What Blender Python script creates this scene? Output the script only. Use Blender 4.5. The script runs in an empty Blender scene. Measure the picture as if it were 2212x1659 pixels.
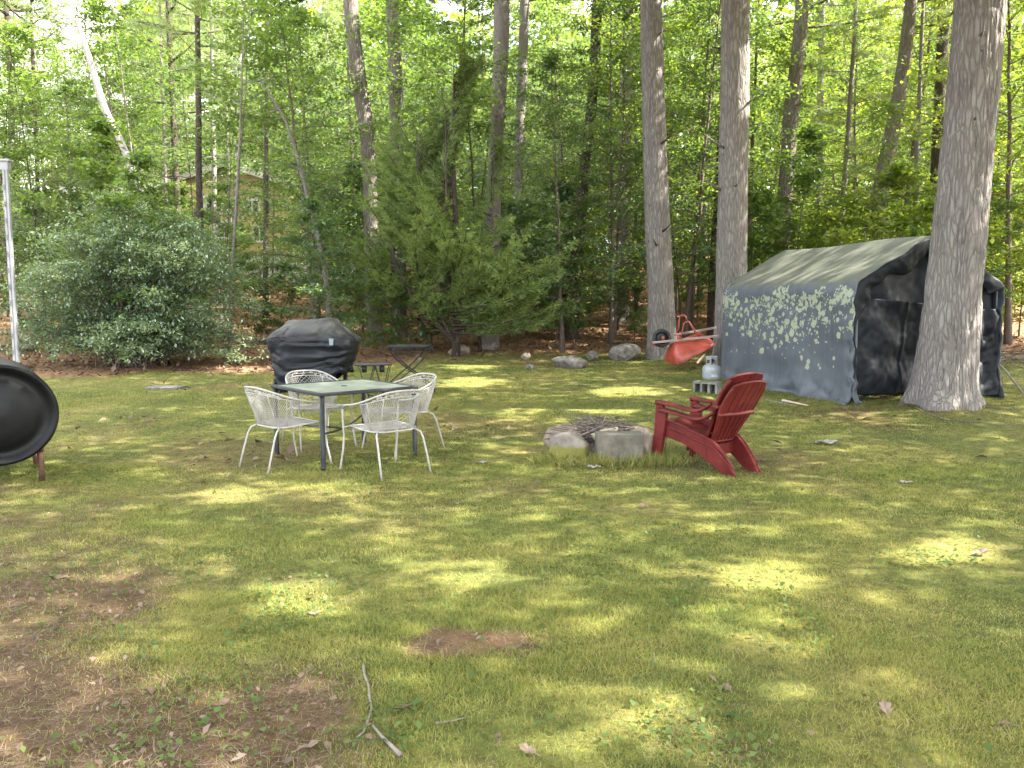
import bpy, math, random
import numpy as np
from mathutils import Vector, Matrix
sc = bpy.context.scene
COL = sc.collection
R = math.radians
rng = np.random.default_rng(7)
random.seed(7)

# ------------------------------------------------------------------ camera
FPX, PITCH, CH = 828.3, 0.096, 1.58          # focal length in px of a 1024 frame, pitch, eye height
CP, SP = math.cos(PITCH), math.sin(PITCH)
cd = bpy.data.cameras.new('camera'); cam = bpy.data.objects.new('camera', cd); COL.objects.link(cam)
cd.sensor_width = 36; cd.lens = FPX / 1024 * 36; cd.clip_end = 2000; cd.clip_start = .05
cam.location = (0, 0, CH); cam.rotation_euler = (math.pi / 2 - PITCH, 0, 0)
sc.camera = cam
K = 1024 / 2212                                # photo reading scale

def sm(a, b, x):
    t = np.clip((np.asarray(x, float) - a) / (b - a), 0, 1); return t * t * (3 - 2 * t)

_tab = np.random.default_rng(99).random((256, 256))
def vn(x, y, s=1.0, o=0):
    x = np.asarray(x, float) * s + 17.3 * o + 500; y = np.asarray(y, float) * s + 9.7 * o + 500
    xi = np.floor(x).astype(int); yi = np.floor(y).astype(int); fx = x - xi; fy = y - yi
    fx = fx * fx * (3 - 2 * fx); fy = fy * fy * (3 - 2 * fy)
    g = lambda a, b: _tab[a % 256, b % 256]
    return (g(xi, yi) * (1 - fx) + g(xi + 1, yi) * fx) * (1 - fy) + (g(xi, yi + 1) * (1 - fx) + g(xi + 1, yi + 1) * fx) * fy
def fbm(x, y, s=1.0, o=0, n=4):
    r = 0; a = .5
    for k in range(n):
        r = r + a * vn(x, y, s * 2 ** k, o + k); a *= .5
    return r / (1 - .5 ** n)

TY = [-60, 8, 13, 17, 20, 24, 30, 38, 45, 60, 90, 400]
TZ = [0, 0, .2, .33, .45, .75, 1.6, 2.8, 3.6, 5.0, 7, 16]
def T(x, y):
    x = np.asarray(x, float); y = np.asarray(y, float)
    z = np.interp(y, TY, TZ)
    z = (z + np.interp(y - .9, TY, TZ) + np.interp(y + .9, TY, TZ)) / 3
    z = z + .10 * np.exp(-((x - 6.0) ** 2 + (y - 11.4) ** 2) / .9)
    z = z + (fbm(x, y, .5, 3, 3) - .5) * .10 * sm(6, 16, y) + (fbm(x, y, 2.5, 5, 3) - .5) * .035
    return z
def Tz(x, y): return float(T(x, y))
def ray(px, py):
    u = (384 - py * K) / FPX
    return (px * K - 512) / FPX, CP + u * SP, -SP + u * CP
def at(px, py, Y):                              # photo reading px,py (2212 wide) at depth Y
    a, b, c = ray(px, py); t = Y / b
    return Vector((a * t, Y, CH + c * t))
def G(px, py):                                  # ground point seen there
    a, b, c = ray(px, py); t = CH / max(1e-3, -c) if c < 0 else 60
    lo, hi = .5, 80
    ts = np.linspace(1, 80, 4000); zz = CH + c * ts - T(a * ts, b * ts)
    k = np.argmax(zz < 0); t = ts[k] if zz[k] < 0 else 40
    return Vector((a * t, b * t, Tz(a * t, b * t)))
def to_px(P):
    P = np.asarray(P, float); x, y, z = P[..., 0], P[..., 1], P[..., 2] - CH
    d = y * CP - z * SP; v = y * SP + z * CP
    return (512 + FPX * x / d) / K, (384 - FPX * v / d) / K

# ------------------------------------------------------------------ mesh helpers
class MB:
    def __init__(s): s.v = []; s.f = []
    def add(s, vs, fs):
        o = len(s.v); s.v += [tuple(map(float, p)) for p in vs]; s.f += [tuple(i + o for i in f) for f in fs]
    def box(s, c, sz, rot=None):
        M = rot if rot is not None else Matrix.Identity(3)
        vs = []
        for z in (-1, 1):
            for x, y in ((-1, -1), (1, -1), (1, 1), (-1, 1)):
                vs.append(Vector(c) + M @ Vector((x * sz[0] / 2, y * sz[1] / 2, z * sz[2] / 2)))
        s.add(vs, [(3, 2, 1, 0), (4, 5, 6, 7), (0, 1, 5, 4), (1, 2, 6, 5), (2, 3, 7, 6), (3, 0, 4, 7)])
    def bar(s, a, b, w, h, up=(0, 0, 1)):
        a = Vector(a); b = Vector(b); d = (b - a); L = d.length; d.normalize()
        sd = d.cross(Vector(up)).normalized(); u = sd.cross(d)
        s.box((a + b) / 2, (w, L, h), Matrix((sd, d, u)).transposed())
    def tube(s, pts, r, n=6, cap=True):
        pts = [Vector(p) for p in pts]; m = len(pts)
        if not hasattr(r, '__len__'): r = [r] * m
        d0 = (pts[1] - pts[0]).normalized(); ref = Vector((0, 0, 1)) if abs(d0.z) < .9 else Vector((1, 0, 0))
        u = d0.cross(ref).normalized(); vs = []
        for i in range(m):
            d = (pts[min(i + 1, m - 1)] - pts[max(i - 1, 0)]).normalized()
            u = (u - d * u.dot(d)).normalized(); w = d.cross(u)
            for k in range(n):
                a = 2 * math.pi * k / n
                vs.append(pts[i] + (u * math.cos(a) + w * math.sin(a)) * r[i])
        fs = [(i * n + k, i * n + (k + 1) % n, (i + 1) * n + (k + 1) % n, (i + 1) * n + k) for i in range(m - 1) for k in range(n)]
        if cap: fs += [tuple(range(n))[::-1], tuple((m - 1) * n + k for k in range(n))]
        s.add(vs, fs)
    def lathe(s, prof, n=24, c=(0, 0, 0), M=None):
        vs = []; m = len(prof)
        for r, z in prof:
            for k in range(n):
                a = 2 * math.pi * k / n; p = Vector((r * math.cos(a), r * math.sin(a), z))
                vs.append(Vector(c) + (M @ p if M else p))
        s.add(vs, [(i * n + k, i * n + (k + 1) % n, (i + 1) * n + (k + 1) % n, (i + 1) * n + k) for i in range(m - 1) for k in range(n)])
    def grid(s, fn, nu, nv):
        s.add([fn(i / nu, j / nv) for j in range(nv + 1) for i in range(nu + 1)],
              [(j * (nu + 1) + i, j * (nu + 1) + i + 1, (j + 1) * (nu + 1) + i + 1, (j + 1) * (nu + 1) + i) for j in range(nv) for i in range(nu)])
    def prism(s, out, z0, z1, M=None, c=(0, 0, 0)):
        n = len(out); vs = [(x, y, z0) for x, y in out] + [(x, y, z1) for x, y in out]
        vs = [Vector(c) + (M @ Vector(p) if M else Vector(p)) for p in vs]
        s.add(vs, [tuple(range(n))[::-1], tuple(range(n, 2 * n))] + [(i, (i + 1) % n, n + (i + 1) % n, n + i) for i in range(n)])
    def build(s, name, m, parent=None, smooth=False, solid=0, bevel=0, loc=None):
        me = bpy.data.meshes.new(name); me.from_pydata(s.v, [], s.f); me.update()
        return link(name, me, m, parent, smooth, solid, bevel, loc)
def link(name, me, m, parent=None, smooth=False, solid=0, bevel=0, loc=None):
    o = bpy.data.objects.new(name, me); COL.objects.link(o); me.materials.append(m)
    if smooth:
        me.polygons.foreach_set('use_smooth', [True] * len(me.polygons))
    if parent is not None: o.parent = parent
    if loc is not None: o.location = loc
    if solid:
        md = o.modifiers.new('s', 'SOLIDIFY'); md.thickness = solid; md.offset = 0
    if bevel:
        md = o.modifiers.new('b', 'BEVEL'); md.width = bevel; md.segments = 2; md.limit_method = 'ANGLE'; md.angle_limit = R(35)
    return o
def npmesh(name, V, F):
    me = bpy.data.meshes.new(name); V = np.asarray(V, np.float32); F = np.asarray(F, np.int32); n, k = F.shape
    me.vertices.add(len(V)); me.vertices.foreach_set('co', V.ravel())
    me.loops.add(n * k); me.loops.foreach_set('vertex_index', F.ravel())
    me.polygons.add(n); me.polygons.foreach_set('loop_start', np.arange(0, n * k, k, dtype=np.int32))
    try: me.polygons.foreach_set('loop_total', np.full(n, k, np.int32))
    except Exception: pass
    me.update(calc_edges=True); return me
def tag(o, label=None, cat=None, group=None, kind=None):
    if label: o['label'] = label
    if cat: o['category'] = cat
    if group: o['group'] = group
    if kind: o['kind'] = kind
    return o
def empty(name, loc=(0, 0, 0), rz=0, label=None, cat=None, group=None):
    o = bpy.data.objects.new(name, None); COL.objects.link(o); o.location = loc; o.rotation_euler = (0, 0, rz)
    o.empty_display_size = .1
    return tag(o, label, cat, group)
def kids(o): return [c for c in COL.objects if c.parent == o]
def copy_tree(o, parent=None):
    c = o.copy(); COL.objects.link(c)
    if parent is not None: c.parent = parent
    for ch in kids(o):
        if ch is not c: copy_tree(ch, c)
    return c
def unit(a): return a / np.maximum(1e-9, np.linalg.norm(a, axis=-1, keepdims=True))
def leafq(P, A, B, L, W, cup=.12):
    """one bent rhombus per leaf"""
    L = np.broadcast_to(np.asarray(L, float), (len(P),))[:, None]; W = np.broadcast_to(np.asarray(W, float), (len(P),))[:, None]
    N = np.cross(A, B)
    V = np.stack([P, P + A * L * .45 + B * W * .5 + N * W * cup, P + A * L - N * L * cup, P + A * L * .45 - B * W * .5 + N * W * cup], 1).reshape(-1, 3)
    return V, np.arange(len(P) * 4).reshape(-1, 4)
def rdir(n, flat=1.0, g=rng):
    d = g.normal(size=(n, 3)); d[:, 2] *= flat; return unit(d)
def leaves_at(P, size, g, flat=.45, var=.3, aspect=.6):
    n = len(P); A = rdir(n, .5, g); A[:, 2] -= .15; A = unit(A)
    N = rdir(n, 1, g) * flat + np.array([0, 0, 1]); B = unit(np.cross(N, A))
    L = size * (1 + var * g.normal(size=n)).clip(.5, 1.7)
    return leafq(P, A, B, L, L * aspect)

# ------------------------------------------------------------------ materials
MT = {}
def mk(name):
    m = bpy.data.materials.new(name); m.use_nodes = True; nt = m.node_tree
    for n in list(nt.nodes): nt.nodes.remove(n)
    out = nt.nodes.new('ShaderNodeOutputMaterial'); MT[name] = m
    def N(t, **kw):
        n = nt.nodes.new('ShaderNode' + t)
        for k, v in kw.items():
            if k in n.inputs: 
                if hasattr(v, 'is_output'): nt.links.new(v, n.inputs[k])
                else: n.inputs[k].default_value = v
            else: setattr(n, k, v)
        return n
    def L(a, b): nt.links.new(a, b)
    return m, N, L, out
def ramp(N, L, fac, stops, interp='LINEAR'):
    r = N('ValToRGB'); r.color_ramp.interpolation = interp
    while len(r.color_ramp.elements) < len(stops): r.color_ramp.elements.new(.5)
    for e, (p, c) in zip(r.color_ramp.elements, stops):
        e.position = p; e.color = (*c, 1) if len(c) == 3 else c
    L(fac, r.inputs[0]); return r.outputs[0]
def g3(v): return (v, v, v)
def mixc(N, L, fac, a, b, mode='MIX'):
    m = N('Mix', data_type='RGBA', blend_type=mode)
    for s, v in ((0, fac), (6, a), (7, b)):
        if hasattr(v, 'is_output'): L(v, m.inputs[s])
        else: m.inputs[s].default_value = v if s == 0 else (*v, 1)
    return m.outputs[2]
def math_(N, L, op, a, b=0.0, c=None):
    m = N('Math', operation=op)
    for i, v in enumerate((a, b) if c is None else (a, b, c)):
        if hasattr(v, 'is_output'): L(v, m.inputs[i])
        else: m.inputs[i].default_value = v
    return m.outputs[0]
def noise(N, L, co, scale, detail=4, rough=.55, dist=0.0):
    n = N('TexNoise'); n.inputs['Scale'].default_value = scale; n.inputs['Detail'].default_value = detail
    n.inputs['Roughness'].default_value = rough; n.inputs['Distortion'].default_value = dist; L(co, n.inputs['Vector']); return n.outputs[0]
def coords(N, L, scale=(1, 1, 1), kind='Object'):
    t = N('TexCoord'); mp = N('Mapping'); L(t.outputs[kind], mp.inputs['Vector']); mp.inputs['Scale'].default_value = scale
    return mp.outputs[0]
def solidmat(name, c1, c2, scale=6, rough=.6, bump=.0, bscale=40, metal=0, spec=.5, c3=None, stretch=(1, 1, 1), lo=.35, hi=.65, coat=0, rvar=.12):
    m, N, L, out = mk(name); co = coords(N, L, stretch); f = noise(N, L, co, scale, 5, .6)
    col = ramp(N, L, f, [(lo, c1), (hi, c2)] + ([(min(.95, hi + .18), c3)] if c3 else []))
    b = N('BsdfPrincipled'); L(col, b.inputs['Base Color']); b.inputs['Metallic'].default_value = metal
    b.inputs['Specular IOR Level'].default_value = spec; b.inputs['Coat Weight'].default_value = coat
    f2 = noise(N, L, co, scale * 3.1, 3)
    L(math_(N, L, 'MULTIPLY_ADD', f2, rvar * 2, rough - rvar), b.inputs['Roughness'])
    if bump:
        bn = N('Bump'); bn.inputs['Strength'].default_value = bump; bn.inputs['Distance'].default_value = .01
        L(noise(N, L, co, bscale, 6, .65), bn.inputs['Height']); L(bn.outputs[0], b.inputs['Normal'])
    L(b.outputs[0], out.inputs[0]); return m
def leafmat(name, c1, c2, c3, trans=.45, rough=.5, tcol=None, wscale=.35, spec=.4):
    """two-sided leaf: reflection + light coming through; colour varies by leaf and by clump"""
    m, N, L, out = mk(name)
    gi = N('NewGeometry'); oi = N('ObjectInfo')
    nz = noise(N, L, gi.outputs['Position'], wscale * 3, 3)
    s = math_(N, L, 'ADD', math_(N, L, 'MULTIPLY', gi.outputs['Random Per Island'], .45), math_(N, L, 'MULTIPLY', oi.outputs['Random'], .22))
    s = math_(N, L, 'ADD', s, math_(N, L, 'MULTIPLY', nz, .5)); s = math_(N, L, 'SUBTRACT', s, .08)
    col = ramp(N, L, s, [(.1, c1), (.5, c2), (.92, c3)])
    b = N('BsdfPrincipled'); L(col, b.inputs['Base Color']); b.inputs['Roughness'].default_value = rough; b.inputs['Specular IOR Level'].default_value = spec
    t = N('BsdfTranslucent')
    tc = mixc(N, L, 1.0, col, tcol or (1.9, 1.7, .55), 'MULTIPLY'); L(tc, t.inputs[0])
    mx = N('MixShader'); mx.inputs[0].default_value = trans; L(b.outputs[0], mx.inputs[1]); L(t.outputs[0], mx.inputs[2]); L(mx.outputs[0], out.inputs[0])
    return m
def barkmat(name, base, dark, light, sc_=14, plate=1.0, lichen=.5, zs=.28, bump=.9):
    m, N, L, out = mk(name); co = coords(N, L, (1, 1, zs))
    wn = N('TexNoise'); wn.inputs['Scale'].default_value = 5; L(co, wn.inputs['Vector'])
    wc = mixc(N, L, .13, co, wn.outputs[1], 'ADD')
    v = N('TexVoronoi', feature='DISTANCE_TO_EDGE'); v.inputs['Scale'].default_value = sc_; L(wc, v.inputs['Vector'])
    v2 = N('TexVoronoi', feature='F1'); v2.inputs['Scale'].default_value = sc_; L(wc, v2.inputs['Vector'])
    crack = ramp(N, L, v.outputs['Distance'], [(0.0, g3(0)), (.22, g3(1))])
    fine = noise(N, L, coords(N, L, (1, 1, .35)), 60, 6, .7)
    big = noise(N, L, coords(N, L), 1.3, 3)
    sep = N('SeparateColor'); L(v2.outputs['Color'], sep.inputs[0])
    f = math_(N, L, 'ADD', math_(N, L, 'MULTIPLY', fine, .55), math_(N, L, 'MULTIPLY', sep.outputs[0], .16)); f = math_(N, L, 'ADD', f, math_(N, L, 'MULTIPLY', big, .25))
    col = ramp(N, L, f, [(.3, tuple(.6 * a + .4 * b for a, b in zip(base, dark))), (.52, base), (.78, light)])
    cm = mixc(N, L, math_(N, L, 'MULTIPLY_ADD', crack, plate * .8, 1 - plate * .8), dark, col)
    if lichen:
        ln = noise(N, L, coords(N, L, (1, 1, .6)), 4.5, 7, .75); lm = ramp(N, L, ln, [(.66 - .07 * lichen, g3(0)), (.72 - .07 * lichen, g3(1))])
        lm = math_(N, L, 'MULTIPLY', lm, ramp(N, L, fine, [(.4, g3(.15)), (.6, g3(.9))]))
        cm = mixc(N, L, lm, cm, (.36, .42, .33))
    b = N('BsdfPrincipled'); L(cm, b.inputs['Base Color']); b.inputs['Roughness'].default_value = .9; b.inputs['Specular IOR Level'].default_value = .2
    h = math_(N, L, 'ADD', math_(N, L, 'MULTIPLY', crack, plate), math_(N, L, 'MULTIPLY', fine, .7))
    bn = N('Bump'); bn.inputs['Strength'].default_value = bump; bn.inputs['Distance'].default_value = .025; L(h, bn.inputs['Height']); L(bn.outputs[0], b.inputs['Normal'])
    L(b.outputs[0], out.inputs[0]); return m

pine_bark = barkmat('pine_bark', (.25, .228, .21), (.10, .082, .073), (.33, .305, .28), 21, .75, .6, .17)
smooth_bark = barkmat('smooth_bark', (.26, .235, .215), (.14, .105, .09), (.42, .385, .36), 45, .45, .6, .5)
old_bark = barkmat('furrowed_bark', (.25, .22, .19), (.09, .065, .05), (.40, .36, .31), 30, .8, .9, .12)
dark_bark = barkmat('dark_bark', (.105, .082, .068), (.035, .026, .022), (.19, .165, .14), 32, .7, .3, .2)
twig_bark = barkmat('twig_bark', (.15, .12, .10), (.06, .045, .04), (.28, .25, .22), 30, .4, .3, .3, .3)
birch_bark = barkmat('birch_bark', (.40, .37, .34), (.07, .055, .05), (.54, .51, .48), 12, .35, 0, 3.5, .3)
oak_leaf = leafmat('oak_leaf', (.045, .092, .045), (.09, .155, .072), (.16, .23, .11), .42, .42, wscale=.3, spec=.6)
maple_leaf = leafmat('maple_leaf', (.055, .10, .032), (.10, .17, .05), (.18, .25, .08), .5, .5, tcol=(1.7, 1.6, .65))
bright_leaf = leafmat('bright_leaf', (.08, .135, .035), (.15, .22, .05), (.27, .33, .09), .55, .5, tcol=(1.8, 1.65, .6))
needle = leafmat('pine_needle', (.10, .15, .085), (.17, .235, .13), (.27, .34, .19), .4, .55, wscale=.25)
cedar_leaf = leafmat('cedar_leaf', (.06, .105, .035), (.14, .205, .065), (.29, .36, .13), .35, .6, wscale=.6)
bush_leaf = leafmat('bush_leaf', (.07, .135, .075), (.17, .245, .16), (.36, .43, .34), .3, .36, wscale=.6, spec=1.0)  # silvery tones: sky gloss of the leaves put into their green
canopy_leaf = leafmat('canopy_leaf', (.04, .09, .02), (.07, .14, .03), (.12, .20, .04), .35, .5)
SUN_E, SKY_E, EXPO, CANOPY, HAZE = 3.9, .15, 3.2, 1.0, 0
# ------------------------------------------------------------------ ground
def steps(lo, f0, f1, hi, d, D):
    a = list(np.arange(f0, f1, d)); b = []; x = f1; s = d
    while x < hi: b.append(x); s = min(s * 1.18, D); x += s
    c = []; x = f0 - d; s = d
    while x > lo: c.append(x); s = min(s * 1.18, D); x -= s
    return np.array([lo] + c[::-1] + a + b + [hi])
xs = steps(-260, -11, 11, 260, .09, 12); ys = steps(-60, 2, 21, 330, .09, 8)
X, Y = np.meshgrid(xs, ys); Z = T(X, Y)
def edge_y(x):
    return np.interp(x, [-20, -9, -5, -3.2, -2, 0, 3, 6, 9, 13, 30], [14.5, 15.2, 15.3, 16.6, 18.0, 19.2, 19.6, 19.8, 17.5, 18, 19]) + (fbm(x, x * 0, .6, 8, 3) - .5) * 1.6
def dirtmask(x, y):
    s = ((x + .75) * (-3.0) + (y - 2.6) * (-2.9)) / 4.1 + .55           # lower-left bare ground
    a = sm(-.55, .75, s + (fbm(x, y, 1.3, 20, 6) - .5) * 2.9)
    b = sm(1.25, .75, np.hypot((x + .2) / .27, (y - 3.74) / .17) + (fbm(x, y, 7, 21, 4) - .5) * 1.6)
    c = sm(.56, .74, fbm(x, y, .55, 22, 5)) * .5 * sm(2, 6, y)
    d = sm(.6, .1, np.hypot((x - 4.6) / 1.3, (y - 11.2) / .45)) * .8      # bare strip at the foot of the shed
    e = sm(1.6, .2, np.hypot(x - 6, y - 11.4)) * .35
    k = sm(1.3, .4, np.hypot((x - 2.9) / 2.2, (y - 3.3) / .5)) * .0 + sm(.7, 0, np.hypot((x + 3.9) / .8, (y - 6.9) / .5)) * .7
    return np.clip(np.maximum.reduce([a, b * 1.0, c, d, e, k]), 0, 1)
def forestmask(x, y):
    return sm(1.2, .8, np.hypot((x + .2) / .27, (y - 3.74) / .17) + (fbm(x, y, 9, 21, 4) - .5) * 2.2) * .36 + sm(-.6, .9, y - edge_y(x) + (fbm(x, y, .9, 30, 4) - .5) * 2.6)
V = np.stack([X.ravel(), Y.ravel(), Z.ravel()], 1); nx, ny = len(xs), len(ys)
I = np.arange((ny - 1) * nx).reshape(ny - 1, nx)[:, :-1].ravel()
gm = npmesh('lawn', V, np.stack([I, I + 1, I + nx + 1, I + nx], 1))
gm.polygons.foreach_set('use_smooth', [True] * len(gm.polygons))
for nm, fn in (('dirt', dirtmask), ('forest', forestmask)):
    at_ = gm.attributes.new(nm, 'FLOAT', 'POINT'); at_.data.foreach_set('value', fn(V[:, 0], V[:, 1]).astype(np.float32))
m, N, L, out = mk('ground')
co = coords(N, L); ad = N('Attribute', attribute_name='dirt').outputs['Fac']; af = N('Attribute', attribute_name='forest').outputs['Fac']
n1 = noise(N, L, co, .9, 6, .6); n2 = noise(N, L, co, 14, 5, .7); n3 = noise(N, L, co, 90, 4, .7)
grass = ramp(N, L, n1, [(.3, (.080, .098, .026)), (.46, (.150, .165, .038)), (.58, (.235, .215, .058)), (.73, (.29, .225, .11))])
grass = mixc(N, L, ramp(N, L, n2, [(.38, g3(.75)), (.66, g3(0))]), grass, (.045, .050, .016))
grass = mixc(N, L, ramp(N, L, n3, [(.50, g3(0)), (.75, g3(.5))]), grass, (.25, .21, .10))
dirt = ramp(N, L, noise(N, L, co, 9, 7, .75), [(.3, (.040, .023, .014)), (.5, (.098, .056, .034)), (.7, (.155, .098, .062))])
dirt = mixc(N, L, ramp(N, L, n3, [(.55, g3(0)), (.72, g3(.6))]), dirt, (.20, .155, .12))
litt = ramp(N, L, noise(N, L, co, 5, 8, .8), [(.3, (.08, .045, .026)), (.5, (.24, .135, .075)), (.7, (.40, .24, .14))])
litt = mixc(N, L, ramp(N, L, n3, [(.5, g3(0)), (.7, g3(.6))]), litt, (.36, .25, .16))
c = mixc(N, L, math_(N, L, 'MULTIPLY', ad, .9), grass, dirt); c = mixc(N, L, af, c, litt)
b = N('BsdfPrincipled'); L(c, b.inputs['Base Color']); b.inputs['Roughness'].default_value = .95; b.inputs['Specular IOR Level'].default_value = .1
bn = N('Bump'); bn.inputs['Strength'].default_value = .8; bn.inputs['Distance'].default_value = .03
L(math_(N, L, 'ADD', n2, math_(N, L, 'MULTIPLY', n3, .6)), bn.inputs['Height']); L(bn.outputs[0], b.inputs['Normal']); L(b.outputs[0], out.inputs[0])
tag(link('lawn', gm, m), kind='structure')

def inview(x, y, pad=.08):
    return np.abs(x) < (.618 + pad) * y + .25
def scatter(n, y0, y1, g, power=1.0):
    y = y0 + (y1 - y0) * g.random(n) ** power; x = (g.random(n) * 2 - 1) * (.66 * y + .3); return x, y
# grass blades: one object of uncountable blades
g = np.random.default_rng(11); PX = []; PY = []
for n, y0, y1 in ((300000, 2.3, 4.5), (240000, 4.5, 8), (130000, 8, 13), (70000, 13, 20)):
    u = g.random(n); y = np.sqrt(y0 * y0 + u * (y1 * y1 - y0 * y0)); x = (g.random(n) * 2 - 1) * (.66 * y + .3); PX.append(x); PY.append(y)
x = np.concatenate(PX); y = np.concatenate(PY)
den = (1 - .93 * dirtmask(x, y)) * (1 - forestmask(x, y)) * (.30 + .6 * sm(.35, .6, fbm(x, y, 1.7, 40, 4)))
k = g.random(len(x)) < den; x = x[k]; y = y[k]; n = len(x)
tall = fbm(x, y, .8, 44, 3) * (.5 + vn(x, y, 5, 45))
P = np.stack([x, y, T(x, y) - .004], 1)
A = rdir(n, 1, g) * .55; A[:, 2] = np.abs(A[:, 2]) + .35; A = unit(A)
L_ = (.011 + .026 * tall) * (.5 + g.random(n)) * (1 + .4 * sm(6, 16, y)); B = unit(np.cross(A, rdir(n, 1, g)))
Vg, Fg = leafq(P, A, B, L_, (.0016 + .00030 * y), .25)
gme = npmesh('grass', Vg, Fg)
m, N, L, out = mk('grass_blade'); gi = N('NewGeometry')
p1 = noise(N, L, gi.outputs['Position'], .75, 5, .6); p2 = noise(N, L, gi.outputs['Position'], 6, 4)
s = math_(N, L, 'ADD', math_(N, L, 'MULTIPLY', p1, .85), math_(N, L, 'MULTIPLY', gi.outputs['Random Per Island'], .38)); s = math_(N, L, 'ADD', s, math_(N, L, 'MULTIPLY', p2, .25))
s = math_(N, L, 'SUBTRACT', s, .24)
cc = ramp(N, L, s, [(.2, (.065, .108, .035)), (.37, (.135, .175, .047)), (.52, (.22, .235, .060)), (.70, (.31, .285, .10)), (.87, (.43, .34, .21))])
b = N('BsdfPrincipled'); L(cc, b.inputs['Base Color']); b.inputs['Roughness'].default_value = .6; b.inputs['Specular IOR Level'].default_value = .25
t = N('BsdfTranslucent'); L(mixc(N, L, 1.0, cc, (1.5, 1.4, .8), 'MULTIPLY'), t.inputs[0]); mx = N('MixShader'); mx.inputs[0].default_value = .35
L(b.outputs[0], mx.inputs[1]); L(t.outputs[0], mx.inputs[2]); L(mx.outputs[0], out.inputs[0])
tag(link('grass', gme, m), 'short patchy mossy grass blades covering the lawn', 'grass', kind='stuff')
# low broad-leaved weeds and clover
g = np.random.default_rng(12); n = 46000; y = 2.3 + 16 * g.random(n) ** 1.6; x = (g.random(n) * 2 - 1) * (.66 * y + .3)
w = sm(.50, .66, fbm(x, y, 1.6, 50, 4)) * (1 - forestmask(x, y)); k = g.random(n) < w * (1 - .5 * dirtmask(x, y)) + .03; x = x[k]; y = y[k]; n = len(x)
P = np.stack([x, y, T(x, y) + .008 + .03 * g.random(n)], 1); V1, F1 = leaves_at(P, .024, g, .35, .35, .8)
wl = leafmat('weed_leaf', (.045, .075, .022), (.085, .125, .035), (.15, .19, .06), .3, .65, spec=.2)
tag(link('weeds', npmesh('weeds', V1, F1), wl), 'low round-leaved weeds and clover scattered through the lawn', 'weeds', kind='stuff')
# forest-floor litter + dead leaves + needles
g = np.random.default_rng(13); n = 60000; y = 2.3 + 40 * g.random(n) ** 1.3; x = (g.random(n) * 2 - 1) * (.66 * y + .5)
w = np.maximum(forestmask(x, y), dirtmask(x, y) * .22) + .006; k = g.random(n) < w; x = x[k]; y = y[k]; n = len(x)
P = np.stack([x, y, T(x, y) + .012 + .02 * g.random(n)], 1); sz = np.where(y < 8, .03, .09)
V1, F1 = leaves_at(P, sz * (.5 + g.random(n)), g, .5, .2, .6)
dl = leafmat('dead_leaf', (.07, .042, .030), (.15, .10, .07), (.30, .23, .17), .15, .7, (1.2, 1, .7))
tag(link('leaf_litter', npmesh('leaf_litter', V1, F1), dl), 'brown fallen leaves and needles on bare soil and forest floor', 'leaf litter', kind='stuff')
g = np.random.default_rng(14); n = 60000; y = 2.3 + 9 * g.random(n) ** 1.4; x = (g.random(n) * 2 - 1) * (.66 * y + .3)
k = g.random(n) < (dirtmask(x, y) * .9 + .03); x = x[k]; y = y[k]; n = len(x); P = np.stack([x, y, T(x, y) + .006], 1)
A = unit(rdir(n, .12, g)); B = unit(np.cross(A, np.tile([0, 0, 1.], (n, 1)))); V1, F1 = leafq(P, A, B, .05 + .04 * g.random(n), .0022, .05)
tag(link('pine_needles', npmesh('pine_needles', V1, F1), dl), 'fallen brown pine needles strewn over the bare ground', 'pine needles', kind='stuff')

# individual big dead leaves and sticks lying on the lawn
def dead_leaf(px, py, L0, rot, lab):
    p = G(px, py); b = MB(); pts = []
    lob = [(0, 0), (.15, .10), (.22, .19), (.32, .13), (.45, .30), (.55, .17), (.74, .24), (.80, .10), (1, 0)]
    out = lob + [(a, -c_) for a, c_ in lob[-2:0:-1]]
    mid = [(a, 0) for a, _ in out]
    vs = [(a * L0, c_ * L0, .012 + .25 * L0 * abs(c_) + .05 * L0 * math.sin(9 * a)) for a, c_ in out] + [(.5 * L0, 0, .008)]
    n_ = len(out); b.add(vs, [(i, (i + 1) % n_, n_) for i in range(n_)])
    b.tube([(0, 0, .012), (-.18 * L0, .02 * L0, .014)], .0015, 4)
    o = b.build('dead_leaf', dl, solid=.0012, loc=p); o.rotation_euler = (R(random.uniform(-12, 12)), R(random.uniform(-12, 12)), rot)
    tag(o, lab, 'dead leaf', 'big dead leaves lying on the ground')
for px, py, L0, rot, lab in [(1918, 1556, .10, 1.3, 'pale tan oak leaf lying in the grass near the lower right'),
    (2100, 1202, .13, .2, 'bleached oak leaf in the sunny spot at the far right'),
    (660, 1335, .09, .4, 'curled brown leaf in front of the sunlit patch left of the bare spot'),
    (1580, 1500, .07, 1.8, 'small tan leaf right of the lower sunlit patch'),
    (640, 1630, .10, .7, 'pinkish brown leaf at the bottom edge left of the thick stick'),
    (1160, 1638, .08, 2.6, 'brown leaf at the bottom edge right of the thick stick'),
    (100, 1250, .14, .1, 'greyish dead leaf cluster piece on the bare ground at far left'),
    (850, 1543, .07, .2, 'small dry leaf just right of the curved stick'),
    (2190, 1575, .12, 2.5, 'brown leaf at the right edge of the picture near the bottom'),
    (460, 1535, .08, .9, 'pale leaf in the bare ground among weeds at lower left'),
    (1378, 1097, .11, .1, 'fresh green oak leaf lying flat on the lawn beyond the sunny patches'),
    (372, 1085, .07, .5, 'pale leaf on the lawn below the left chair')]:
    dead_leaf(px, py, L0, rot, lab)
stick_m = solidmat('grey_wood', (.14, .115, .10), (.26, .225, .19), 18, .85, .4, 60, stretch=(1, 1, .3))
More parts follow.
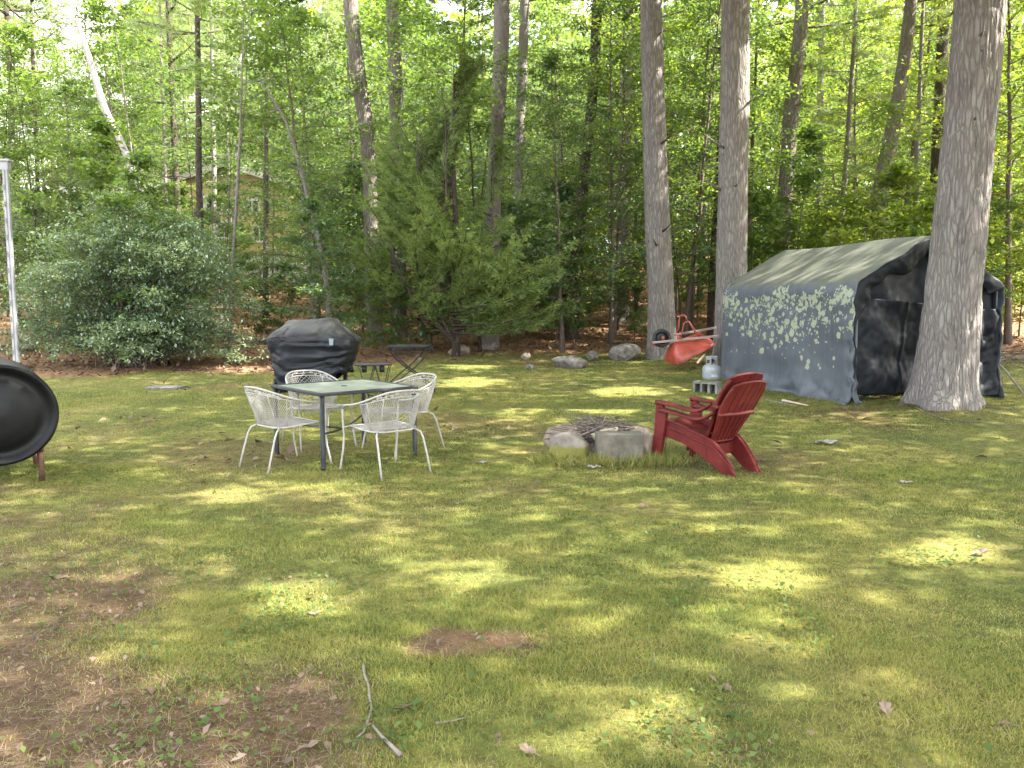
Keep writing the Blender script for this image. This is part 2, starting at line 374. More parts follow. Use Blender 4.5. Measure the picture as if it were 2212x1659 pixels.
def stick(pts, r, lab, name='stick', n=7, grp='sticks lying on the lawn', m=None, up=.0):
    P3 = []
    for q in pts:
        p = G(q[0], q[1]); P3.append(p + Vector((0, 0, r + (q[2] if len(q) > 2 else 0))))
    base = P3[0].copy(); b = MB(); rr = [r * (1 - .55 * i / (len(P3) - 1)) for i in range(len(P3))]
    b.tube([p - base for p in P3], rr, n); o = b.build(name, m or stick_m, smooth=True, loc=base); return tag(o, lab, 'stick', grp)
stick([(785, 1440), (788, 1465), (797, 1490), (799, 1515), (803, 1535), (797, 1560), (786, 1585), (770, 1600)], .0065, 'thin crooked pale stick in the bottom foreground')
stick([(865, 1640), (845, 1618), (825, 1598), (805, 1572)], .0095, 'short thick grey stick at the bottom edge')
stick([(940, 1568), (975, 1566), (1012, 1553)], .005, 'tiny straight twig right of the crooked stick')
stick([(1975, 880), (1995, 892), (2030, 903), (2060, 912), (2110, 913), (2150, 921), (2212, 918)], .008, 'long bare branch lying in front of the big tree roots', m=twig_bark)
stick([(2000, 868), (2015, 890), (2040, 908)], .007, 'short bare branch forking at the big tree roots', m=twig_bark)
stick([(1690, 868), (1720, 874), (1745, 879)], .02, 'broken pale lath lying at the foot of the grey tent', m=solidmat('raw_wood', (.42, .30, .22), (.6, .48, .38), 9, .8))
stick([(1655, 866), (1685, 872), (1715, 879)], .014, 'grey weathered lath beside the paler one by the tent')
# ------------------------------------------------------------------ white mesh chairs
white_iron = solidmat('white_iron', (.30, .285, .26), (.40, .385, .35), 12, .6, .15, 60, c3=(.52, .50, .47))
def lattice(b, fn, nu, nv, sl, step, r, n=3):
    """expanded-metal lattice on a surface fn(u,v); nu,nv in metres so the diamonds stay even"""
    for sgn in (1, -1):
        k0 = -nv * sl
        a = k0
        while a < nu + nv * sl:
            pts = []
            for i in range(9):
                v = nv * i / 8; u = a + sgn * v * sl
                if -1e-6 <= u <= nu + 1e-6: pts.append(fn(u / nu, v / nv))
                else:
                    pass
            if len(pts) > 1: b.tube(pts, r, n, False)
            a += step
def cat(t, keys):
    ks = [k[0] for k in keys]
    return Vector([float(np.interp(t, ks, [k[1][i] for k in keys])) for i in range(3)])
def make_chair():
    root = empty('patio_chair')
    # local frame: +y is where the sitter looks; seat height .42
    SW, SF, SB = .25, .23, -.22
    def rim_low(t):      # seat edge round the back, t 0..1 from front-left round to front-right
        a = math.pi * t
        x = -SW * math.cos(a) if True else 0
        return Vector((-.245 * math.copysign(abs(math.cos(a)) ** .45, math.cos(a)), .10 - .32 * abs(math.sin(a)) ** .55, .425 - .02 * math.sin(a)))
    def rim_top(t):
        a = math.pi * t
        return Vector((-.31 * math.copysign(abs(math.cos(a)) ** .6, math.cos(a)), .16 - .52 * math.sin(a) ** .8, .64 + .155 * math.sin(a) ** 1.3))
    def back(u, v): return rim_low(u).lerp(rim_top(u) - Vector((0, 0, .055 * math.sin(math.pi * u))), v) if True else 0
    fr = MB()
    arm = [Vector((-.31, .24, .60)), Vector((-.312, .21, .635))] + [rim_top(i / 28) for i in range(29)] + [Vector((.312, .21, .635)), Vector((.31, .24, .60))]
    fr.tube(arm, .0095, 8)
    fr.tube([rim_low(i / 24) for i in range(25)], .006, 6)
    fr.tube([rim_top(i / 28) - Vector((0, 0, .055 * math.sin(math.pi * i / 28))) for i in range(3, 26)], .0045, 5)
    for t in (.18, .34, .66, .82): fr.tube([back(t, v / 4) for v in range(5)], .005, 5)
    fr.build('back_frame', white_iron, root, True)
    ml = MB(); lattice(ml, lambda u, v: back(.10 + .80 * u, v), 1.15, .33, .62, .026, .0024)
    ml.build('back_mesh', white_iron, root, True)
    se = MB(); loop = [(-.25, .22, .435), (-.262, .0, .425), (-.24, -.16, .415), (-.14, -.225, .41), (.14, -.225, .41), (.24, -.16, .415), (.262, 0, .425), (.25, .22, .435), (.12, .25, .425), (-.12, .25, .425), (-.25, .22, .435)]
    se.tube(loop, .0085, 7)
    def seat(u, v):
        y = -.22 + .455 * v; w = .25 * (1 - .25 * sm(.75, 1, abs(y) / .25) * (y < 0)); return Vector(((2 * u - 1) * w, y, .428 - .016 * math.sin(math.pi * u) * math.sin(math.pi * v)))
    lattice(se, seat, .5, .45, .62, .026, .0025)
    # rolled front lip of mesh
    lattice(se, lambda u, v: Vector(((2 * u - 1) * .24, .235 + .02 * math.sin(3 * v), .43 - .06 * v)), .48, .06, .62, .026, .0022)
    se.build('seat', white_iron, root, True)
    for s in (-1, 1):
        b = MB(); b.tube([(s * .31, .24, .60), (s * .308, .245, .52), (s * .30, .25, .42), (s * .292, .252, .34), (s * .30, .262, .20), (s * .308, .29, .07), (s * .312, .305, -.005)], .0095, 8)
        b.tube([(s * .25, .22, .43), (s * .30, .25, .42)], .007, 6); b.build('leg', white_iron, root, True)
        b = MB(); b.tube([(s * .20, -.19, .41), (s * .24, -.24, .385), (s * .25, -.27, .33), (s * .26, -.315, .18), (s * .268, -.365, -.005)], .0095, 8); b.build('leg', white_iron, root, True)
        b.build  # keep
    # cast scroll of leaves between the rim and the mesh
    sc_ = MB()
    for i in range(13):
        t = .24 + .52 * i / 12; p = rim_top(t) - Vector((0, 0, .028)); d = (rim_top(t + .01) - rim_top(t - .01)).normalized(); up = Vector((0, 0, 1))
        c_ = []
        for q in range(11):
            a = q / 10 * 4.9 * (1 if i % 2 else -1); rr = .021 * (1 - q / 13)
            c_.append(p + d * rr * math.cos(a) + up * rr * math.sin(a))
        sc_.tube(c_, .0032, 5)
        lf = [(0, 0), (.011, .007), (.019, .003), (.030, 0), (.019, -.004), (.011, -.007)]
        a = i * 1.3
        pts = [p + d * (math.cos(a) * x_ - math.sin(a) * y_) + up * (math.sin(a) * x_ + math.cos(a) * y_) for x_, y_ in lf]
        n_ = d.cross(up) * .0025
        sc_.add([q + n_ for q in pts] + [q - n_ for q in pts], [tuple(range(6)), tuple(range(6, 12))[::-1]] + [(j, (j + 1) % 6, 6 + (j + 1) % 6, 6 + j) for j in range(6)])
    sc_.tube([rim_top(.22 + .56 * i / 20) - Vector((0, 0, .028)) for i in range(21)], .003, 4)
    sc_.build('leaf_scroll', white_iron, root)
    return root
ch0 = make_chair()
for i, (x, y, hd, lab) in enumerate([
    (-2.20, 8.0, 46, 'white metal mesh chair at the left of the table'),
    (-1.20, 7.74, 131, 'white metal mesh chair in front of the right table leg, its curved back towards us'),
    (-1.18, 8.78, 222, 'white metal mesh chair behind the right corner of the table'),
    (-2.14, 9.02, 306, 'white metal mesh chair behind the table, in front of the covered grill')]):
    o = ch0 if i == 0 else copy_tree(ch0)
    o.location = (x, y, Tz(x, y) - .004); o.rotation_euler = (0, 0, R(hd - 90))
    tag(o, lab, 'chair', 'white mesh chairs around the table')

# ------------------------------------------------------------------ dining table
dark_metal = solidmat('dark_metal', (.010, .012, .015), (.022, .025, .030), 10, .55, .1, 80, metal=.2)
glass_top = solidmat('dusty_glass_top', (.20, .23, .18), (.28, .31, .25), 5, .35, .05, 60, c3=(.17, .20, .155), spec=.7)
tb = empty('patio_table', (-1.723, 8.46, Tz(-1.72, 8.46)), 3.055 + math.pi / 4, 'square dark metal patio table with a frosted dusty glass top', 'table')
HL = 1.10 / 2
b = MB()
for k in range(4):
    a = k * math.pi / 2; c_, s_ = math.cos(a), math.sin(a); M = Matrix(((c_, -s_, 0), (s_, c_, 0), (0, 0, 1)))
    b.box(M @ Vector((0, HL - .0175, .705)), (HL * 2 - (.0 if k % 2 == 0 else .07), .035, .034) , M)
b.build('frame', dark_metal, tb, bevel=.008)
b = MB(); n_ = 48; hw = HL - .034; inner = [(.028 * math.cos(2 * math.pi * i / n_), .028 * math.sin(2 * math.pi * i / n_)) for i in range(n_)]
def sq(i):
    a = 2 * math.pi * i / n_; c_, s_ = math.cos(a), math.sin(a); q = hw / max(abs(c_), abs(s_)); return (c_ * q, s_ * q)
vs = [(*inner[i], .714) for i in range(n_)] + [(*sq(i), .714) for i in range(n_)] + [(*inner[i], .706) for i in range(n_)] + [(*sq(i), .706) for i in range(n_)]
b.add(vs, [(i, (i + 1) % n_, n_ + (i + 1) % n_, n_ + i)[::-1] for i in range(n_)] + [(2 * n_ + i, 2 * n_ + (i + 1) % n_, 3 * n_ + (i + 1) % n_, 3 * n_ + i) for i in range(n_)] + [(i, (i + 1) % n_, 2 * n_ + (i + 1) % n_, 2 * n_ + i) for i in range(n_)])
b.build('tabletop', glass_top, tb)
b = MB(); b.tube([(.032 * math.cos(a / 10 * 2 * math.pi), .032 * math.sin(a / 10 * 2 * math.pi), .715) for a in range(11)], .004, 6); b.build('umbrella_hole_ring', dark_metal, tb)
for sx in (-1, 1):
    for sy in (-1, 1):
        b = MB(); x_, y_ = sx * (HL - .035), sy * (HL - .035); b.tube([(x_, y_, .69), (x_, y_, .02), (x_, y_, -.02)], .0235, 14); b.tube([(x_, y_, .015), (x_, y_, -.005)], .027, 14); b.build('leg', dark_metal, tb, True)
        b = MB(); b.tube([(x_, y_, .33), (x_ * .55, y_ * .55, .30), (x_ * .18, y_ * .18, .285), (x_ * .1, -y_ * .1, .283)], .0085, 8); b.build('brace', dark_metal, tb, True)

# ------------------------------------------------------------------ covered grill
cover_m, N, L, out = mk('grill_cover'); co = coords(N, L); sx = N('SeparateXYZ'); L(co, sx.inputs[0])
f1 = noise(N, L, co, 5, 6, .65); grad = ramp(N, L, math_(N, L, 'ADD', sx.outputs[2], math_(N, L, 'MULTIPLY_ADD', f1, .22, -.11)), [(.78, (.008, .010, .014)), (.90, (.028, .028, .028)), (1.0, (.052, .051, .046))])  # cloth colour goes from near-black to grey towards the top
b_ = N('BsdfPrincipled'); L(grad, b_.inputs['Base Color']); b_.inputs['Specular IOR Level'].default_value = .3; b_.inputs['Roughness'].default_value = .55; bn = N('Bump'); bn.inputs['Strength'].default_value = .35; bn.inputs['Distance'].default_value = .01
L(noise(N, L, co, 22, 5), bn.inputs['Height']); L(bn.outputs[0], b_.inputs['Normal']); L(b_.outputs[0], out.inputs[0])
gx, gy = (680 * K - 512) / FPX * 13.1, 13.0
gr = empty('covered_grill', (gx, gy, Tz(gx, gy)), R(-14), 'barbecue grill under a black draped cloth cover, grey towards the top', 'grill')
prof = [(.06, .60, .27), (.30, .61, .29), (.45, .635, .30), (.60, .67, .31), (.74, .715, .33), (.80, .725, .335), (.845, .70, .33), (.93, .58, .30), (1.02, .47, .25), (1.10, .40, .18), (1.125, .37, .15), (1.135, .30, .10)]
zs_ = [p[0] for p in prof]
def cov(u, v):
    a = 2 * math.pi * u; z = np.interp(v, np.linspace(0, 1, len(prof)), zs_); w = np.interp(z, zs_, [p[1] for p in prof]); d = np.interp(z, zs_, [p[2] for p in prof])
    c_, s_ = math.cos(a), math.sin(a); e = .42
    x = w * math.copysign(abs(c_) ** e, c_); y = d * math.copysign(abs(s_) ** e, s_)
    low = float(sm(.86, .70, z)); fr_ = 1 if s_ < 0 else .5
    # swagged folds hanging between the two shelf ends
    sag = (x / .7) ** 2
    ph = z * 40 - sag * 5.5 + 2.5 * x + float(fbm(x * 1.5, z * 2, 2, 60, 3)) * 9
    f = (math.sin(ph) * .6 + math.sin(ph * 1.7 + 1) * .4) * .019 * low * fr_ * float(sm(.25, .65, fbm(x * 1.3 + 4, z * 2.5, 1.6, 67, 3)) * 1.2)
    f += (float(fbm(x * 3 + 9, z * 4 + y, 2.2, 63, 4)) - .5) * .07
    top_pinch = .03 * math.exp(-((abs(x) - .22) / .05) ** 2) * math.exp(-((z - .93) / .06) ** 2) * (1 if s_ < 0 else 0)
    nx_, ny_ = (math.copysign(abs(c_) ** 1.5, c_) * .5, math.copysign(abs(s_) ** .6, s_))
    zz = z + (.0 if v > .2 else (1 - v / .2) * (.05 * x / .6 + .20 * float(sm(-.1, .6, x)) + .02 * math.sin(a * 7)))
    zz += .02 * float(sm(.95, 1.1, z)) * (x / .4) + (float(fbm(x, y, 3, 70, 3)) - .5) * .03
    return Vector((x + nx_ * f, y + ny_ * (f + top_pinch), zz))
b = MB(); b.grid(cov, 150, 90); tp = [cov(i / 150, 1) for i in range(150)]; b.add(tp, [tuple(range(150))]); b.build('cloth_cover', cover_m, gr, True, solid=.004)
b = MB()                                                              # seam flaps hanging over the front
fl = [(-.36, .90), (-.30, 1.0), (-.22, .97), (-.10, .86), (.05, .84), (.18, .93), (.22, 1.02), (.30, 1.03), (.38, .93), (.52, .88), (.66, .855)]
b.tube([(x_, -.33 + .10 * float(sm(.85, 1.05, z_)), z_) for x_, z_ in fl], .006, 6); b.tube([(x_, -.345, z_) for x_, z_ in ((-.70, .80), (-.5, .86), (-.36, .87), (-.3, .86))], .006, 6)
b.build('seam_piping', cover_m, gr, True)
b = MB(); b.prism([(-.03, -.05), (.025, -.05), (.035, .05), (-.04, .05)], -.004, .004, Matrix(((1, 0, 0), (0, 0, -1), (0, 1, 0))), (.49, -.362, .80)); b.build('care_tag', solidmat('grey_tag', (.16, .19, .23), (.22, .26, .3), 9, .5), gr)
for x_ in (-.5, .44):
    for y_ in (-.2, .2):
        b = MB(); b.box((x_, y_, .13), (.055, .045, .30)); b.build('leg', dark_metal, gr, bevel=.004)
M = Matrix.Rotation(math.pi / 2, 3, 'Y')
for y_ in (-.2, .2): b = MB(); b.lathe([(.02, -.02), (.085, -.02), (.09, 0), (.085, .02), (.02, .02)], 20, (-.55, y_, .09), M); b.build('wheel', dark_metal, gr, True)

# ------------------------------------------------------------------ folding camp table + bistro table
black_iron = solidmat('black_iron', (.012, .012, .014), (.03, .03, .034), 14, .5, .1, 80, metal=.3)
c0 = at(806, 826, 12.3); ct = empty('camp_table', (c0.x, 12.3, Tz(c0.x, 12.3)), R(12), 'low folding camp table with cup holders between the grill and the round table', 'table'); ct.scale = (1, 1, 1.27)
b = MB(); b.grid(lambda u, v: Vector(((u - .5) * .52, (v - .5) * .38, .40 - .012 * math.sin(math.pi * u) * math.sin(math.pi * v))), 12, 10)
b.build('fabric_top', solidmat('dark_fabric', (.05, .06, .08), (.10, .115, .14), 20, .38), ct, True, solid=.006)
for s in (-1, 1):
    b = MB(); b.lathe([(.0, -.085), (.036, -.085), (.040, 0), (.037, 0), (.034, -.08)], 16, (s * .13, -.08, .395)); b.build('cup_holder', black_iron, ct, True)
b = MB(); b.tube([(-.26, -.19, .40), (.26, -.19, .40), (.26, .19, .40), (-.26, .19, .40), (-.26, -.19, .40)], .008, 6); b.build('rim', black_iron, ct, True)
for y_ in (-.17, .17):
    for x0, x1 in ((-.22, -.06), (.03, -.12), (.03, .16), (.25, .14)):
        b = MB(); b.tube([(x0, y_, .39), (x1, y_ * .8, 0)], .008, 6); b.build('leg', black_iron, ct, True)
b = MB(); b.tube([(-.10, -.14, .06), (.0, -.14, .03), (.12, -.14, .06)], .007, 6); b.build('strut', black_iron, ct, True)
bp = at(885, 832, 12.9); bt = empty('bistro_table', (bp.x, 12.9, Tz(bp.x, 12.9)), R(20), 'round black wrought iron bistro table on crossed curved legs', 'table')
b = MB(); b.lathe([(0, .735), (.335, .735), (.345, .73), (.345, .715), (.33, .712), (0, .712)], 48); b.build('tabletop', solidmat('mesh_top', (.015, .018, .02), (.028, .033, .033), 60, .85, .4, 120, spec=.15), bt)
b = MB(); b.tube([(.335 * math.cos(i / 40 * 2 * math.pi), .335 * math.sin(i / 40 * 2 * math.pi), .645) for i in range(41)], .004, 5)
for i in range(20):
    a = i / 20 * 2 * math.pi; q = Vector((.335 * math.cos(a), .335 * math.sin(a), .68)); t_ = Vector((-math.sin(a), math.cos(a), 0))
    b.tube([q + t_ * .034 * math.cos(w_) * (1 - w_ / 9) + Vector((0, 0, .03 * math.sin(w_) * (1 - w_ / 12))) for w_ in np.linspace(0, 5.6, 12)], .0032, 4)
b.build('scroll_apron', black_iron, bt, True)
for s in (-1, 1):
    for y_ in (-.17, .17):
        b = MB(); P_ = []
        for t in np.linspace(0, 1, 16):
            x_ = s * (.29 * (1 - sm(0, .62, t)) * (1 - .12 * t) - (.36 * sm(.35, 1, t))); P_.append((x_, y_ * (1 + .1 * t), .71 * (1 - t) ** 1.0))
        b.tube(P_, .0115, 7); b.build('leg', black_iron, bt, True)
b = MB()
for s in (-1, 1):
    b.tube([(s * .33, -.18, .035), (s * .33, .18, .035)], .006, 6); b.tube([(s * .27, -.17, .13), (s * .30, 0, .09), (s * .27, .17, .13)], .005, 5)
    for w_ in (-1, 1): b.tube([(s * .33, w_ * .17, .04), (s * .30, 0, .085), (s * .27, w_ * .12, .13)], .004, 5)
b.tube([(0, -.18, .33), (0, .18, .33)], .006, 6)
b.build('foot_brace', black_iron, bt, True)

# ------------------------------------------------------------------ red adirondack chairs, one stacked on the other
red = solidmat('red_plastic', (.080, .010, .009), (.125, .018, .015), 6, .55, .12, 40, c3=(.19, .045, .038), spec=.2, rvar=.12)
def make_adi():
    root = empty('adirondack_chair')
    # seat, moulded slats with grooves between
    b = MB(); n_ = 7
    for i in range(n_):
        t0, t1 = i / n_, (i + .93) / n_
        def sp(t): return (.35 - .44 * t, .375 - .14 * t - .035 * math.sin(math.pi * t))
        (y0, z0), (y1, z1) = sp(t0), sp(t1); w0 = .275 - .045 * t0; w1 = .275 - .045 * t1
        for s0, s1 in ((-1, -.06), (-.06, .06), (.06, 1)):
            if i < n_ - 1 or True:
                b.add([(s0 * w0, y0, z0), (s1 * w0, y0, z0), (s1 * w1, y1, z1), (s0 * w1, y1, z1), (s0 * w0, y0, z0 - .018), (s1 * w0, y0, z0 - .018), (s1 * w1, y1, z1 - .018), (s0 * w1, y1, z1 - .018)],
                      [(0, 1, 2, 3)[::-1], (4, 5, 6, 7), (0, 1, 5, 4), (1, 2, 6, 5), (2, 3, 7, 6), (3, 0, 4, 7)])
        yb, zb = sp((i + 1) / n_); b.add([(-.06 * w1 * 1, y1, z1), (.06 * w1, y1, z1), (.06 * w1, yb, zb), (-.06 * w1, yb, zb)], [(3, 2, 1, 0)])
        for s in (-1, 1): b.add([(s * w1, y1, z1 - .001), (s * w1 * .93, y1, z1 - .001), (s * w1 * .93, yb, zb - .001), (s * w1, yb, zb - .001)], [(0, 1, 2, 3)])
    b.grid(lambda u, v: Vector(((2 * u - 1) * .275, .35 + .022 * math.sin(v * 1.57), .375 - .075 * v)), 10, 4)
    b.build('seat', red, root)
    # fan back, slats divided by narrow slits near the top, ribs behind
    def bk(x, t):                       # t up the back
        return Vector((x, -.075 - .375 * t - .035 * (1 - (x / .32) ** 2) * 1.0, .235 + .64 * t))
    def hw_(t): return .175 + .125 * sm(.0, .75, t) - .02 * sm(.85, 1, t)
    b = MB(); ns = 6
    for i in range(ns):
        for j in range(24):
            t0, t1 = j / 24, (j + 1) / 24
            def X_(e, t):
                return (2 * e / ns - 1) * hw_(t)
            def top(x): return 1 - .05 * (abs(x) / .3) ** 2.2 - .05 * max(0, (abs(x) - .22) / .08) ** 2
            gp = .10 if .50 < t0 < .97 else .0
            q = []
            for t in (t0, t1):
                for e in (i + gp / 2, i + 1 - gp / 2):
                    x = float(X_(e, t)); q.append(bk(x, t * top(x)))
            a_, b1, c1, d1 = q[0], q[1], q[3], q[2]; nn = Vector((0, .86, .5)) * .022
            b.add([a_, b1, c1, d1, a_ - nn, b1 - nn, c1 - nn, d1 - nn], [(0, 1, 2, 3), (7, 6, 5, 4), (0, 4, 5, 1), (1, 5, 6, 2), (2, 6, 7, 3), (3, 7, 4, 0)])
    b.build('backrest', red, root)
    b = MB()
    for s in (-1, 1):                  # rolled edge of the back
        b.tube([bk(s * float(hw_(t)), t * (1 - .05 * (hw_(t) / .3) ** 2.2 - .05 * max(0, (hw_(t) - .22) / .08) ** 2)) - Vector((0, .012, .008)) for t in np.linspace(0, 1, 18)], .017, 8)
    b.tube([bk(x, (1 - .05 * (abs(x) / .3) ** 2.2 - .05 * max(0, (abs(x) - .22) / .08) ** 2)) - Vector((0, .012, .006)) for x in np.linspace(-.28, .28, 17)], .013, 8)
    for i in range(1, 6):              # ribs on the rear face
        b.tube([bk((2 * i / 6 - 1) * float(hw_(t)), t) - Vector((0, .028, .012)) for t in np.linspace(.05, .5, 8)], .006, 5)
    b.tube([bk(x, .08) - Vector((0, .03, .0)) for x in np.linspace(-.17, .17, 7)], .012, 6)
    b.tube([bk(x, .52) - Vector((0, .03, .01)) for x in np.linspace(-.30, .30, 7)], .020, 6)
    b.build('back_rib', red, root, True)
    for s in (-1, 1):
        b = MB()                        # arm: broad flat board that dips and climbs to the back edge
        path = [(.305, .40, .555, .10), (.312, .30, .553, .105), (.318, .15, .538, .105), (.318, .02, .520, .095), (.312, -.08, .515, .08), (.298, -.16, .540, .06), (.287, -.20, .568, .045), (.282, -.235, .595, .03)]
        vs = []
        for x_, y_, z_, w_ in path:
            for dx, dz in ((-w_ / 2, 0), (w_ / 2, 0), (w_ / 2 + .004, -.028), (-w_ / 2 - .004, -.028)): vs.append((s * (x_ + dx), y_, z_ + dz))
        m_ = len(path); fs = [(i * 4 + k, i * 4 + (k + 1) % 4, (i + 1) * 4 + (k + 1) % 4, (i + 1) * 4 + k) for i in range(m_ - 1) for k in range(4)] + [(0, 1, 2, 3), tuple((m_ - 1) * 4 + k for k in (3, 2, 1, 0))]
        if s < 0: fs = [f[::-1] for f in fs]
        b.add(vs, fs); b.build('armrest', red, root, bevel=.008)
        b = MB()                        # front leg: broad plate under the arm narrowing to the foot
        L3 = [(.56, .375, .055), (.40, .385, .055), (.25, .40, .045), (.10, .425, .036), (-.005, .445, .034)]
        vs = []
        for z_, y_, hw2 in L3:
            xx = .302 + .012 * (1 - z_)
            vs += [(s * (xx - .028), y_ - hw2, z_), (s * (xx + .026), y_ - hw2, z_), (s * (xx + .026), y_ + hw2 * .7, z_), (s * (xx - .028), y_ + hw2 * .7, z_)]
        m_ = len(L3); fs = [(i * 4 + k, (i + 1) * 4 + k, (i + 1) * 4 + (k + 1) % 4, i * 4 + (k + 1) % 4) for i in range(m_ - 1) for k in range(4)] + [(0, 1, 2, 3), tuple((m_ - 1) * 4 + k for k in (3, 2, 1, 0))]
        if s < 0: fs = [f[::-1] for f in fs]
        b.add(vs, fs); b.build('leg', red, root, bevel=.007)
        b = MB()                        # side apron sweeping down into the rear leg
        S3 = [(.36, .375, .27), (.22, .350, .215), (.08, .315, .165), (-.04, .275, .125), (-.14, .245, .085), (-.24, .20, .03)]
        vs = []; U = []; D = []
        up_ = [(.37, .37), (.25, .362), (.10, .335), (-.02, .295), (-.12, .272), (-.22, .24), (-.31, .172), (-.39, .088), (-.46, -.005)]
        dn_ = [(.38, .28), (.25, .262), (.12, .238), (.0, .192), (-.08, .15), (-.16, .098), (-.24, .045), (-.31, .01), (-.36, -.005)]
        for (ya, za), (yb, zb) in zip(up_, dn_):
            fl_ = -.075 * max(0, -ya) / .46
            for (yy, zz) in ((ya, za), (yb, zb)):
                vs += [(s * (.245 + fl_), yy, zz), (s * (.292 + fl_), yy, zz)]
        m_ = len(up_); fs = []
        for i in range(m_ - 1):
            a0 = i * 4; c0_ = (i + 1) * 4
            fs += [(a0, a0 + 1, c0_ + 1, c0_), (a0 + 1, a0 + 3, c0_ + 3, c0_ + 1), (a0 + 3, a0 + 2, c0_ + 2, c0_ + 3), (a0 + 2, a0, c0_, c0_ + 2)]
        fs += [(0, 2, 3, 1), ((m_ - 1) * 4, (m_ - 1) * 4 + 1, (m_ - 1) * 4 + 3, (m_ - 1) * 4 + 2)]
        if s > 0: fs = [f[::-1] for f in fs]
        b.add(vs, fs)
        b.tube([(s * (.295 - .075 * max(0, -y_) / .46), y_, z_) for y_, z_ in up_], .011, 6)
        b.build('leg', red, root, bevel=.006)
    b = MB(); b.bar((-.27, -.13, .20), (.27, -.13, .20), .03, .11); b.build('rear_apron', red, root, bevel=.006)
    return root
ad = make_adi(); ad.location = (1.91, 7.91, Tz(1.9, 8.0)); ad.rotation_euler = (0, 0, R(127 - 90)); ad.scale = (.83, 1, 1)
tag(ad, 'lower of the two stacked red plastic adirondack chairs, its feet on the grass', 'chair', 'red adirondack chairs stacked together')
a2 = copy_tree(ad); a2.location = (1.91 - .022, 7.91 + .035, Tz(1.9, 8.0) + .072)
tag(a2, 'upper red plastic adirondack chair nested on top of the other one', 'chair', 'red adirondack chairs stacked together')

# ------------------------------------------------------------------ stones
rock_m = solidmat('grey_rock', (.09, .083, .075), (.24, .22, .195), 9, .85, 1.0, 18, c3=(.30, .28, .255), spec=.2)
pink_rock = solidmat('pink_rock', (.14, .11, .085), (.32, .26, .21), 9, .85, 1.0, 18, c3=(.36, .32, .28), spec=.2)
def mossrock(name, base, moss, lo, hi):
    m, N, L, out = mk(name); co = coords(N, L); f = noise(N, L, co, 6, 6, .65); c_ = ramp(N, L, f, [(.35, tuple(v * .55 for v in base)), (.55, base), (.72, tuple(v * 1.4 for v in base))])
    s = N('SeparateXYZ'); L(co, s.inputs[0]); mm = math_(N, L, 'ADD', s.outputs[2], math_(N, L, 'MULTIPLY_ADD', noise(N, L, co, 16, 4), .10, -.05))
    c_ = mixc(N, L, ramp(N, L, mm, [(lo, g3(1)), (hi, g3(0))]), c_, moss); b = N('BsdfPrincipled'); L(c_, b.inputs['Base Color']); b.inputs['Roughness'].default_value = .9
    bn = N('Bump'); bn.inputs['Strength'].default_value = .6; bn.inputs['Distance'].default_value = .01; L(noise(N, L, co, 30, 6, .7), bn.inputs['Height']); L(bn.outputs[0], b.inputs['Normal']); L(b.outputs[0], out.inputs[0]); return m
moss_low = mossrock('moss_footed_rock', (.20, .175, .145), (.15, .145, .03), .03, .06)
concrete_m = mossrock('aged_concrete', (.145, .13, .105), (.12, .13, .05), .0, .02)
def rock(px, py, d, sz, rz, lab, m=rock_m, seed=0, name='rock', grp='rocks along the edge of the lawn', tilt=(0, 0), z0=0.0, box_=2.3, pos=None):
    """sz = width, depth, height in metres; half-sunk lump with facets"""
    g_ = np.random.default_rng(seed + 5); b = MB(); nu, nv = 34, 20
    p = pos if pos is not None else at(px, py, d); x0, y0 = p[0], (p[1] if pos is not None else d)
    fac = [(Vector(rdir(1, .8, g_)[0]), .62 + .25 * g_.random()) for _ in range(9)]
    def fn(u, v):
        a = 2 * math.pi * u; e = -math.pi / 2 + math.pi * v
        q = Vector((math.cos(e) * math.cos(a), math.cos(e) * math.sin(a), math.sin(e)))
        k_ = (abs(q.x) ** box_ + abs(q.y) ** box_ + abs(q.z) ** box_) ** (-1 / box_); q = q * k_
        for n_, h in fac:
            dd = q.dot(n_)
            if dd > h: q = q - n_ * (dd - h) * .92
        r_ = 1 + .20 * (float(fbm(q.x * 1.5 + seed, q.y * 1.5 + q.z, 1.6, seed, 4)) - .5) * 2
        return Vector((q.x * sz[0] / 2 * r_, q.y * sz[1] / 2 * r_, q.z * sz[2] / 2 * r_))
    b.grid(fn, nu, nv); o = b.build(name, m, smooth=True, loc=(x0, y0, Tz(x0, y0) + sz[2] * .28 + z0)); o.rotation_euler = (R(tilt[0]), R(tilt[1]), rz)
    tag(o, lab, 'rock', grp); return o
for px, py, sz, rz, lab, sd, m_ in [
    (992, 768, (.50, .40, .36), .3, 'rounded tan rock at the lawn edge right of the round table', 1, pink_rock),
    (1137, 778, (.22, .2, .2), .8, 'small pale rock left of the flat grey boulder', 2, pink_rock),
    (1147, 798, (.17, .2, .13), .8, 'tiny flat stone in the grass just below the small pale rock', 9, rock_m),
    (1228, 795, (.76, .5, .30), -.1, 'long low flat grey boulder in the middle of the row', 3, rock_m),
    (1280, 779, (.28, .25, .26), .5, 'small pointed grey rock between the two boulders', 4, rock_m),
    (1350, 779, (.70, .6, .48), .2, 'large pale boulder nearest the big trunk, mossy on its left shoulder', 5, rock_m),
    (50, 760, (.5, .4, .25), .2, 'flat grey rock beside the white post at far left', 6, rock_m),
    (620, 742, (.3, .4, .2), .2, 'dark mossy stone behind the covered grill', 7, moss_low)]:
    p = G(px, py); rock(px, py, p.y + .1, sz, rz, lab, m_, sd)
p = G(357, 839); b = MB(); b.prism([(-.26, -.17), (.27, -.19), (.29, .16), (-.22, .2)], -.02, .035)
tag(b.build('stepping_stone', rock_m, loc=p, bevel=.012), 'flat grey paving slab sunk in the lawn below the bush', 'paving slab')
